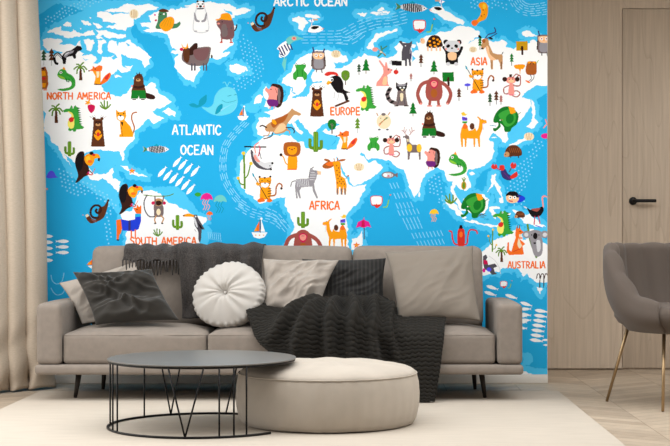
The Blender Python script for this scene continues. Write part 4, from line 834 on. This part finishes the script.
# ---------------------------------------------------------------- mural mosaic
MU = WY/FP
def mural_mesh():
    used = np.zeros(CV.shape, bool); quads = []
    open_ = {}
    for j in range(MH):
        row = CV[j]; ed = np.flatnonzero(np.diff(row))+1
        st = np.r_[0, ed]; en = np.r_[ed, MW]; cur = {}
        for a, b in zip(st.tolist(), en.tolist()):
            k = (a, b, int(row[a])); cur[k] = open_.pop(k, j)
        for k, j0 in open_.items(): quads.append((k[0], k[1], j0, j, k[2]))
        open_ = cur
    for k, j0 in open_.items(): quads.append((k[0], k[1], j0, MH, k[2]))
    n = len(quads); q = np.array(quads)
    X = lambda i: ((PX0+i/MS)-VX)*MU
    Z = lambda j: EYE-((PY0+j/MS)-VY)*MU
    co = np.zeros((n, 4, 3), np.float32); co[:,:,1] = WY
    co[:,0,0] = co[:,3,0] = X(q[:,0]); co[:,1,0] = co[:,2,0] = X(q[:,1])
    co[:,0,2] = co[:,1,2] = Z(q[:,3]); co[:,2,2] = co[:,3,2] = Z(q[:,2])
    # thin paper edge
    x0, x1, z0, z1 = X(0), X(MW), Z(MH), Z(0); B = WY+.003
    ed = np.array([[(x0,B,z0),(x0,WY,z0),(x0,WY,z1),(x0,B,z1)],[(x1,WY,z0),(x1,B,z0),(x1,B,z1),(x1,WY,z1)],[(x0,B,z0),(x1,B,z0),(x1,WY,z0),(x0,WY,z0)],[(x0,WY,z1),(x1,WY,z1),(x1,B,z1),(x0,B,z1)]], np.float32)
    co = np.concatenate([co, ed]); n2 = n+4; mi = np.r_[q[:,4], [IX['white']]*4].astype(np.int32)
    me = bpy.data.meshes.new('world_map_mural'); me.vertices.add(n2*4); me.vertices.foreach_set('co', co.ravel())
    me.loops.add(n2*4); me.loops.foreach_set('vertex_index', np.arange(n2*4, dtype=np.int32))
    me.polygons.add(n2); me.polygons.foreach_set('loop_start', np.arange(0, n2*4, 4, dtype=np.int32)); me.polygons.foreach_set('loop_total', np.full(n2, 4, np.int32))
    for k in INKS:
        me.materials.append(mat('mural ink '+k, tuple(min(v, 248) for v in INK[k]), .95, spec=.0))
    me.polygons.foreach_set('material_index', mi); me.update(calc_edges=True); me.validate(); return me, n
mm, nq = mural_mesh(); print('mural quads', nq)
tag(link('world_map_mural', mm, smooth=False), "children's wall mural of a blue and white world map with cartoon animals", 'wall mural')

# ---------------------------------------------------------------- rug
RZ = .010
RU = box('rug', -1.85, 1.038, 4.3, 7.80, .0, RZ, rug_m, r=.004, seg=2); tag(RU, 'large ivory rug under the sofa, pouf and coffee table', 'rug')

# ---------------------------------------------------------------- sofa
sofa = thing('sofa', 'grey three-seat sofa with slim block arms standing against the map mural', 'sofa', (-.48, 7.7, 0))
SX0, SX1 = -1.758, .790
box('base', SX0, SX1, 7.285, 8.12, .147, .199, fabric, sofa, r=.018, seg=4)
for (a, b) in ((-1.752, -1.622), (.654, .786)):
    v, f = soft_box(((a+b)/2, 7.70, .358), ((b-a)/2, .405, .160), .028, n=18, crown=(0,0,.006)); link('armrest', mesh('armrest', v, f), fabric, sofa)
for k in range(3):
    a = -1.618+k*.7565; b = a+.7515
    def fn(v, X, Y, Z, k=k):
        v.z += .004*n3(v, 7, k)*(1 if Z > 0 else 0); v.y -= .003*n3(v, 9, k+5)*(1 if Y < -.8 else 0); return v
    v, f = soft_box(((a+b)/2, 7.60, .280), ((b-a)/2, .283, .080), .024, n=30, crown=(0,.006,.042), fn=fn); s_ = link('seat_cushion', mesh('seat_cushion', v, f), fabric, sofa)
    pts = []; rr = .022
    x0, x1, y0, y1 = a+.004, b-.004, 7.321, 7.88
    for (cx, cy, a0) in ((x1-rr, y0+rr, -90), (x1-rr, y1-rr, 0), (x0+rr, y1-rr, 90), (x0+rr, y0+rr, 180)):
        for t in range(0, 91, 15): pts.append((cx+rr*math.cos(math.radians(a0+t)), cy+rr*math.sin(math.radians(a0+t)), .351))
    tube('piping', pts+[pts[0]], .0028, fabric, s_, 6)
BX = [-1.574, -.842, -.110, .622]
for k in range(3):
    a, b = BX[k]+.002, BX[k+1]-.002
    def fn(v, X, Y, Z, k=k):
        v.y += (v.z-.5)*.22; v.y += .006*n3(v, 6, k+9); v.z += .004*n3(v, 5, k+3)*(Z > .5); return v
    v, f = soft_box(((a+b)/2, 7.865, .590), ((b-a)/2, .085, .222), .042, n=26, crown=(0,.025,.006), fn=fn); link('back_cushion', mesh('back_cushion', v, f), fabric, sofa)
box('back_frame', -1.60, .635, 8.03, 8.13, .19, .765, fabric, sofa, r=.03, seg=4)
for (px, py, Y, zz, dx) in ((75.3, 0, 7.46, RZ, -.02), (103, 0, 7.97, 0, -.01), (485, 0, 7.46, RZ, .02), (475, 0, 7.97, 0, .01)):
    X = (px-VX)/FP*Y; tube('leg', [(X, Y, zz), (X-dx, Y+.01, .156)], .0095, leg_m, sofa, 12, .017)

# ---------------------------------------------------------------- pillows
def pillow(name, tl, tr, br, bl, th, m, label, seed=0, bow=.06, wr=.010, n=60, cat='cushion', back=None):
    tl, tr, br, bl = [Vector(p) for p in (tl, tr, br, bl)]
    nr = (tr-tl).cross(bl-tl).normalized()
    if nr.y > 0: nr = -nr
    c = (tl+tr+br+bl)/4; verts = []; faces = []; idx = {}
    up = ((tl+tr)/2-(bl+br)/2); rt = ((tr+br)/2-(tl+bl)/2)
    for side in (1, -1):
        for i in range(n+1):
            for j in range(n+1):
                edge = i in (0,n) or j in (0,n)
                if side < 0 and edge: idx[(side,i,j)] = idx[(1,i,j)]; continue
                u, v = 2*i/n-1, 2*j/n-1
                uu = u*(1-bow*(1-v*v)*abs(u)**3); vv = v*(1-bow*(1-u*u)*abs(v)**3)
                a, b = (uu+1)/2, (vv+1)/2
                p = tl.lerp(tr, a).lerp(bl.lerp(br, a), b)
                t = th*((1-u**2)**.55)*((1-v**2)**.55)
                # creases: run from the corners and sag across
                w_ = 0
                if side > 0:
                    q = Vector((u*1.2, v*1.2, seed)); ca, sa = math.cos(.5+seed), math.sin(.5+seed); a1 = n3(Vector(((u*ca+v*sa)*2.6+.5*n3(q,1.2), (v*ca-u*sa)*.8, seed)), 1.0, seed); a2 = n3(Vector(((u*.8-v*.6)*1.0, (u*.6+v*.8)*4.2+n3(q,1.5), seed)), 1.0, seed+4)
                    w_ = wr*(1.6*n3(q, 1.1, seed)+1.5*(.35-abs(a1))+1.3*(.3-abs(a2)))*(1-u**6)*(1-v**6)*1.8
                idx[(side,i,j)] = len(verts); verts.append(p+nr*(side*t+w_))
    for side in (1, -1):
        for i in range(n):
            for j in range(n):
                q = [idx[(side,i,j)], idx[(side,i+1,j)], idx[(side,i+1,j+1)], idx[(side,i,j+1)]]
                faces.append(q if side < 0 else q[::-1])
    me = mesh(name, verts, faces); o = link(name, me, m); bm = bmesh.new(); bm.from_mesh(me); bmesh.ops.recalc_face_normals(bm, faces=bm.faces); bm.to_mesh(me); bm.free()
    tag(o, label, cat); return o
pillow('throw_pillow', at(59,283,7.70), at(136,261,7.74), at(152,318,7.62), at(82,324,7.58), .022, light_p, 'light grey cushion at the left armrest, mostly hidden behind the dark one', 3)
pillow('throw_pillow', at(73,272,7.60), at(151,269,7.58), at(179,320,7.42), at(96,325,7.41), .05, dark_p, 'charcoal velvet cushion at the left end of the sofa', 11, wr=.024)
pillow('throw_pillow', at(302,259,7.71), at(386,258,7.71), at(385,312,7.62), at(302,312,7.62), .035, stripe_m, 'black cushion with fine vertical stripes leaning on the sofa back', 21, wr=.007)
pillow('throw_pillow', at(263,258.5,7.62), at(339,260,7.60), at(320,305,7.46), at(262,312,7.46), .05, light_p, 'pale stone grey cushion right of the round white cushion', 31, wr=.018)
pillow('throw_pillow', at(385,252,7.64), at(473,245.5,7.66), at(481,321,7.46), at(398,319,7.46), .062, taupe_p, 'large taupe cushion leaning at the right end of the sofa', 41, wr=.005)

# round pleated cushion
cc = at(227.6, 294, 7.50); R0 = .204
ax = Vector((-.34, -1, .36)).normalized(); rx_ = Vector((1,0,0)); rx_ = (rx_-ax*rx_.dot(ax)).normalized(); rz_ = ax.cross(rx_) if ax.cross(rx_).z > 0 else -ax.cross(rx_)
rc = thing('round_cushion', 'round white pleated cushion with a buttoned centre', 'cushion', tuple(cc))
prof = []
for t in np.linspace(0, 1, 26): prof.append((max(t,.03)*R0*.96, .016+.050*(1-t**2.6)-.046*math.exp(-(t/.16)**2)))
prof += [(R0*.985,.010),(R0,.002),(R0*1.01,-.010),(R0*1.01,-.026),(R0*.995,-.042),(R0*.97,-.052)]
prof2 = [(R0*.97-(k/8)*R0*.95, -.052-.045*math.sin(k/8*math.pi/2)) for k in range(1, 9)]
def rfn(r, z, a):
    f = r/R0; pl = n3((math.cos(a)*2.2, math.sin(a)*2.2, f*.4), 1.6)*2+.7*math.sin(a*13+2*math.sin(a*2)); edge = math.sin(a*31+1.6*math.sin(a*5)+math.sin(a*3))
    zz = z+(.0065*pl*math.sin(min(f,1)*math.pi) if z > 0 else 0); side = 1 if -.05 < z < .012 else .15
    r2 = r*(1+.011*edge*(f > .9)*side+.012*math.sin(a*5+1)*f)
    return rx_*(r2*math.cos(a)*1.0)+rz_*(r2*math.sin(a))*.875+ax*(zz+(.004*edge if .95 < f else 0))
bm = bmesh.new(); lathe_into(bm, prof+prof2, cc, 184, rfn); link('cover', bm_mesh('cover', bm), white_p, rc)
bm = bmesh.new(); lathe_into(bm, [(.001,0),(.007,.001),(.009,.004),(.007,.007),(.001,.008)], cc+ax*.026, 20, lambda r,z,a: rx_*r*math.cos(a)+rz_*r*math.sin(a)+ax*z); link('button', bm_mesh('button', bm), white_p, rc)

# ---------------------------------------------------------------- cloth helpers
def cr(P_, t):                                  # catmull-rom on a list of arrays, t in [0, 1]
    n = len(P_)-1; x = min(max(t*n, 0), n-1e-6); i = int(x); f = x-i
    p0, p1, p2, p3 = P_[max(i-1,0)], P_[i], P_[i+1], P_[min(i+2,n)]
    return .5*((2*p1)+(-p0+p2)*f+(2*p0-5*p1+4*p2-p3)*f*f+(-p0+3*p1-3*p2+p3)*f**3)
def sheet(name, fn, nu, nv, m, parent=None, thick=.006):
    P_ = np.array([[fn(i/nu, j/nv) for j in range(nv+1)] for i in range(nu+1)], float)
    faces = [(i*(nv+1)+j, (i+1)*(nv+1)+j, (i+1)*(nv+1)+j+1, i*(nv+1)+j+1) for i in range(nu) for j in range(nv)]
    o = link(name, mesh(name, P_.reshape(-1,3), faces), m, parent)
    md = o.modifiers.new('thickness', 'SOLIDIFY'); md.thickness = thick; md.offset = 0; return o

# wool throw over the sofa back
th = thing('wool_throw', 'fringed charcoal wool throw hanging over the left of the sofa back', 'throw', (-1.0, 7.9, .8))
def path(x, long):
    fold = .010*math.sin(x*38)+.006*math.sin(x*71+1)
    end = .36 if long else .735
    pts = [(8.17,.62),(8.165,.76),(8.14,.80),(8.06,.818),(7.97,.821),(7.87,.817),(7.795,.80),(7.762,.765),(7.742,.735)]
    if long: pts += [(7.72,.66),(7.695,.56),(7.67,.47),(7.63,.425)]
    return pts
xl0, xl1, xr1 = (123.5-VX)/FP*7.78, (182-VX)/FP*7.75, (264-VX)/FP*7.75
PT = {b: [np.array(p) for p in path(0, b)] for b in (True, False)}
def f_short(u, v):
    x = xl0+(xl1+.03-xl0)*u; p = cr(PT[False], v); k = .006*math.sin(u*26)+.005*n3((x,v,0), 9)
    return (x+.006*math.sin(v*9+u*4), p[0]-abs(k)*.6-.004, p[1]+k+.004*n3((x,0,v), 14))
def f_long(u, v):
    x = xl1-.01+(xr1-xl1+.01)*u; p = cr(PT[True], v)
    k = .015*math.sin(u*15+v*2.5)+.011*math.sin(u*29+3*v+1)+.010*n3((x*9, v*4, 1), 2)
    s = min(v*2, 1); top = math.exp(-((v-.33)/.2)**2)
    return (x-.012*math.sin(v*5)+.015*math.sin(v*8+u*5)*s*.6+(u-.5)*-.02*v, p[0]-.022-1.7*k*(.35+.65*s), p[1]+top*(.006+.35*k))
sheet('folded_end', f_short, 70, 50, throw_m, th); sheet('hanging_end', f_long, 110, 90, throw_m, th, .007)
bm = bmesh.new(); rs = random.Random(5)
for k in range(19):
    x = xl0+.004+(xl1-.004-xl0)*k/18; z0 = .738+.004*math.sin(k); l = .076+rs.uniform(-.012,.008); d = rs.uniform(-.008,.008)
    tube_into(bm, [(x,7.735,z0),(x+d*.4,7.728,z0-l*.5),(x+d,7.722,z0-l)], .0052, 6, .0032)
link('fringe', bm_mesh('fringe', bm), throw_m, th)

# chunky knit blanket across the seat
rows = [
 [(249,303,7.58),(272,302,7.60),(308,300.5,7.62),(345,300,7.64),(382,301.5,7.64),(386,312,7.64),(415,312,7.66),(446,313,7.62)],
 [(248,310,7.50),(273,308,7.52),(310,307,7.52),(345,307,7.52),(378,305,7.50),(392,315,7.52),(420,317,7.54),(446.5,318,7.52)],
 [(249,319,7.42),(273,315,7.40),(308,314,7.37),(342,313,7.38),(374,313,7.38),(395,323,7.40),(420,326,7.42),(445,327,7.40)],
 [(252,328,7.33),(278,324,7.31),(310,321,7.285),(342,318,7.27),(372,326,7.27),(396,334,7.29),(420,337,7.29),(444,337,7.29)],
 [(256,338,7.29),(282,338,7.27),(312,336,7.25),(342,335,7.245),(372,342,7.255),(398,350,7.265),(420,351,7.265),(442,351,7.265)],
 [(266,348,7.275),(290,352,7.26),(316,354,7.245),(344,356,7.235),(374,361,7.245),(400,368,7.255),(420,369,7.255),(440,368,7.255)],
 [(278,358,7.265),(300,366,7.255),(322,371,7.24),(348,375,7.235),(378,382,7.24),(403,386,7.25),(420,387,7.25),(437,387,7.25)],
 [(290,368,7.26),(310,378,7.25),(330,387,7.24),(354,392,7.235),(382,398,7.24),(406,400.5,7.245),(420,401,7.245),(434.5,401,7.245)]]
RW = [[np.array(at(*p)) for p in r] for r in rows]
def knit(u, v):
    col_ = [cr(r, u) for r in RW]; return cr(col_, v)
NU, NV = 230, 230
G = np.array([[knit(i/NU, j/NV) for j in range(NV+1)] for i in range(NU+1)])
du = np.gradient(G, axis=0); dv = np.gradient(G, axis=1); nn = np.cross(du, dv); nn /= np.linalg.norm(nn, axis=2, keepdims=True)+1e-9
nn *= np.where(nn[:,:,1:2] > 0, -1, 1)
U, V = np.meshgrid(np.linspace(0,1,NU+1), np.linspace(0,1,NV+1), indexing='ij')
ang = np.arctan2(V+.06, (U-.44)*1.7); rr_ = np.clip(np.hypot(V+.06, (U-.44)*1.7)*2.2, 0, 1)
env = rr_*np.clip((.80-U)*6, 0.12, 1)*np.clip(V*4, 0, 1)
fold = (.014*np.sin(ang*9+1.0+.8*np.sin(V*4))+.012*np.sin(ang*19+2*V))*env+.004*np.sin(U*22+1)
def ridge(u0, v0, u1, v1, sg, h):
    du_, dv_ = u1-u0, v1-v0; t = np.clip(((U-u0)*du_+(V-v0)*dv_)/(du_*du_+dv_*dv_), 0, 1)
    d = np.hypot(U-u0-t*du_, (V-v0-t*dv_)*.6); return 1.9*h*np.exp(-(d/(sg*.85))**2)*np.sin(np.pi*np.clip(t*.9+.08, 0, 1))**.5
for q in ((.40,.10,.36,.80,.028,.040),(.475,.08,.47,.85,.026,.036),(.55,.10,.585,.85,.026,.034),(.36,.10,.08,.62,.034,.034),(.33,.24,.14,.84,.028,.026),(.62,.12,.70,.70,.024,.020),(.02,.10,.30,.10,.030,.016)): fold = fold+ridge(*q)
fold = fold*np.clip(V*5, 0, 1)
leftf = np.clip(1-U/.35,0,1)*.006*np.sin(V*11+U*8)
rib = .0085*np.abs(np.sin(math.pi*(V*29+.9*np.sin(U*9)+.17*np.sin(U*150))))**.8
G2 = G+nn*(fold+leftf+rib+.018)[:,:,None]
faces = [(i*(NV+1)+j, (i+1)*(NV+1)+j, (i+1)*(NV+1)+j+1, i*(NV+1)+j+1) for i in range(NU) for j in range(NV)]
kb = link('knit_blanket', mesh('knit_blanket', G2.reshape(-1,3), faces), knit_m); md = kb.modifiers.new('thickness', 'SOLIDIFY'); md.thickness = .010; md.offset = 0
tag(kb, 'black chunky knit blanket spread over the seat and hanging down in front', 'blanket')

# ---------------------------------------------------------------- pouf
PC = Vector(((327.8-VX)/FP*6.45, 6.45, RZ))
pf = thing('pouf', 'low round cream velvet pouf tucked partly under the coffee table', 'pouf', tuple(PC))
def pfn(r, z, a):
    f = r/.42; z *= 1.04; w_ = .985+.004*math.sin(a*17+2*math.sin(a*4))*(z < .2)*(f > .8)+.003*math.sin(a*41)*(f > .9)
    return Vector((r*math.cos(a)*w_, r*math.sin(a)*w_, z+.003*math.sin(a*9)*math.sin(f*3)))
bm = bmesh.new(); lathe_into(bm, [(.02,0),(.36,0),(.400,.006),(.415,.03),(.4255,.08),(.428,.13),(.424,.18),(.417,.212),(.413,.222)], PC, 160, pfn); link('body', bm_mesh('body', bm), pouf_m, pf)
bm = bmesh.new(); lathe_into(bm, [(.413,.221),(.410,.228),(.398,.238),(.37,.249),(.32,.259),(.25,.267),(.16,.272),(.08,.274),(.01,.2745)], PC, 160, pfn); link('top_cover', bm_mesh('top_cover', bm), pouf_m, pf)
bm = bmesh.new(); ring = [PC+Vector((.4095*math.cos(t), .4095*math.sin(t), .2314)) for t in np.linspace(0, 2*math.pi, 121)]; tube_into(bm, ring, .0032, 6); link('piping', bm_mesh('piping', bm), pouf_m, pf)

# ---------------------------------------------------------------- coffee table
TC = Vector(((202.3-VX)/FP*6.325, 6.325, RZ)); TR = .423; TZ = .3200
ct = thing('coffee_table', 'round coffee table with dark grey top on a black wire frame', 'coffee table', tuple(TC))
bm = bmesh.new(); lathe_into(bm, [(.01,TZ-.007),(TR-.003,TZ-.007),(TR,TZ-.005),(TR,TZ-.001),(TR-.001,TZ),(.01,TZ)], Vector((TC.x,TC.y,0)), 128); link('tabletop', bm_mesh('tabletop', bm), top_m, ct, smooth=False)
def arc(r, z, a0, a1, n=90): return [Vector((TC.x+r*math.cos(t), TC.y+r*math.sin(t), z)) for t in np.linspace(a0, a1, n)]
gap = math.radians(48)
tube('top_ring', arc(TR-.008, TZ-.0115, 0, 2*math.pi, 120), .0050, black_m, ct)
tube('floor_ring', arc(TR-.002, RZ+.0054, math.radians(66), math.radians(360-39)), .0054, black_m, ct)
def ring_at(px, front, r=TR-.004):                 # angle of the ring point seen at px
    best = min(np.linspace(0, 2*math.pi, 1440), key=lambda t: abs((VX+(TC.x+r*math.cos(t))/(TC.y+r*math.sin(t))*FP)-px)+(0 if (math.sin(t) < 0) == front else 1e3))
    return best
def rp(t, z, r=TR-.004): return Vector((TC.x+r*math.cos(t), TC.y+r*math.sin(t), z))
def rod(pt, pb, ft, fb=None):
    fb = ft if fb is None else fb; tube('rod', [rp(ring_at(pb, fb), RZ+.005), rp(ring_at(pt, ft), TZ-.011)], .0042, black_m, ct, 6)
for px, front in ((110.2, False), (112.8, True), (117.3, True), (144.4, False), (219.2, True), (233.8, True), (246.6, True)): rod(px, px, front)
for (a, b) in ((168, 185), (203.6, 185)): rod(a, b, True)
for (a, b) in ((159.5, 170.8), (182.5, 170.8)): rod(a, b, False)
rod(240, 226, False)

# ---------------------------------------------------------------- curtain
cu = thing('curtain', 'floor-length beige linen curtain hanging in folds beside the mural', 'curtain', (-2.0, 7.8, 0))
def curt(u, v):
    z = 2.60-v*2.592; fl = max(0, (v-.80)/.2)
    x = -2.48+u*(.545+.095*v+.02*fl**2); y = 7.42+u*.60
    a = u*math.pi*2*6.5+.7*math.sin(u*9); amp = (.036+.022*v)*(1+.12*math.sin(v*5+u*7))
    x += amp*.55*math.sin(a)+.012*math.sin(v*7+u*5)*v; y -= amp*1.25*math.cos(a)
    if fl > 0: x += .012*fl*math.sin(u*50+v*60); y -= .02*fl*abs(math.sin(u*31+v*40))
    return (x, y, max(z, .012)+(.004*math.sin(u*90) if v > .99 else 0))
sheet('fabric_panel', curt, 240, 120, curt_m, cu, .003)
tube('curtain_rod', [(-2.5, 7.36, 2.615), (-1.90, 8.06, 2.615)], .011, black_m, cu, 12)

# ---------------------------------------------------------------- armchair by the door
yaw = math.radians(30)
CH = Vector((1.565, 7.215, 0))
ch = thing('accent_chair', 'taupe velvet tub chair on slim brass legs in front of the door', 'chair', tuple(CH))
fw = Vector((math.sin(yaw), -math.cos(yaw), 0)); sd = Vector((math.cos(yaw), math.sin(yaw), 0))
def cl(a, b, z): return CH+sd*a+fw*b+Vector((0,0,z))      # a: sideways, b: forward
def shell_pt(s, t, side):
    """s in [-1, 1] round the back, t 0 bottom .. 1 rim, side: 0 outer, 1 inner"""
    an = s*math.radians(128); k = abs(s)
    q_ = min(max((k-.34)/.58, 0), 1); rim = .806-.05*k*k-.255*q_*q_*(3-2*q_)
    z0 = .385; z = z0+(rim-z0)*t
    flare = 1-(1-t)**3.0*.34+.0*t; ra = .378*flare*(1-.05*t*t); rb = .35*flare
    th_ = (.060+.045*min(k*1.4,1))*(1-.15*t)
    if side: ra -= th_; rb -= th_
    a = ra*math.sin(an); b = -rb*math.cos(an)
    lean = .03*t
    bulge = 0
    if side: bulge = .020*abs(math.cos(s*math.pi*5.5))*(t > .02); 
    else: bulge = .006*abs(math.cos(s*math.pi*5.0))*t*t
    n = Vector((math.sin(an), -math.cos(an), 0)); a -= n.x*bulge; b -= n.y*bulge
    return cl(a, b-lean, z)
NS, NT = 120, 30; vs2 = []; fs = []
T = list(np.linspace(0, 1, NT))
for i in range(NS+1):
    s = -1+2*i/NS; ringv = [shell_pt(s, t, 0) for t in T]
    o1, i1 = shell_pt(s, 1, 0), shell_pt(s, 1, 1); mid = (o1+i1)/2; rad = (o1-i1).length/2
    for q in range(1, 6):
        an = math.pi*q/6; ringv.append(mid+(o1-i1).normalized()*rad*math.cos(an)+Vector((0,0,rad*.9*math.sin(an))))
    ringv += [shell_pt(s, t, 1) for t in T[::-1]]
    vs2 += ringv
L_ = len(ringv)
for i in range(NS):
    for j in range(L_-1): a = i*L_+j; fs.append((a, a+1, a+L_+1, a+L_))
fs.append(tuple(range(L_))); fs.append(tuple(range(NS*L_, NS*L_+L_))[::-1])
me = mesh('shell', vs2, fs); o = link('shell', me, velvet_m, ch)
bm = bmesh.new(); bm.from_mesh(me); bmesh.ops.recalc_face_normals(bm, faces=bm.faces); bm.to_mesh(me); bm.free()
def sfn(r, z, a): return sd*(r*math.sin(a)*1.04)+fw*(-r*math.cos(a)+.05*max(-math.cos(a),0)*r/.3)+Vector((0,0,z))
bm = bmesh.new(); lathe_into(bm, [(.01,.385),(.20,.378),(.235,.40),(.285,.425),(.305,.455),(.306,.485),(.29,.508),(.26,.516),(.15,.522),(.01,.524)], CH, 64, sfn); link('seat', bm_mesh('seat', bm), velvet_m, ch)
bm = bmesh.new()
for s in (-1, 1): pass
tube_into(bm, [cl(-.15,-.14,.383), cl(.15,-.14,.383), cl(.15,.14,.383), cl(-.15,.14,.383), cl(-.15,-.14,.383)], .009, 8); link('leg_frame', bm_mesh('leg_frame', bm), brass_m, ch)
for (top, bot) in ((at(627.6,328,7.28), at(606.8,401.5,7.36)), (at(664,330,7.06), at(662.8,411.5,6.92))):
    top.z = .39; bot.z = .003; tube('leg', [bot, top], .0075, brass_m, ch, 10, .0095)
for (a, b) in ((.15, -.14), (.15, .14)):
    tube('leg', [cl(a+.09, b+(.07 if b > 0 else -.10), .003), cl(a, b, .39)], .0075, brass_m, ch, 10, .0095)
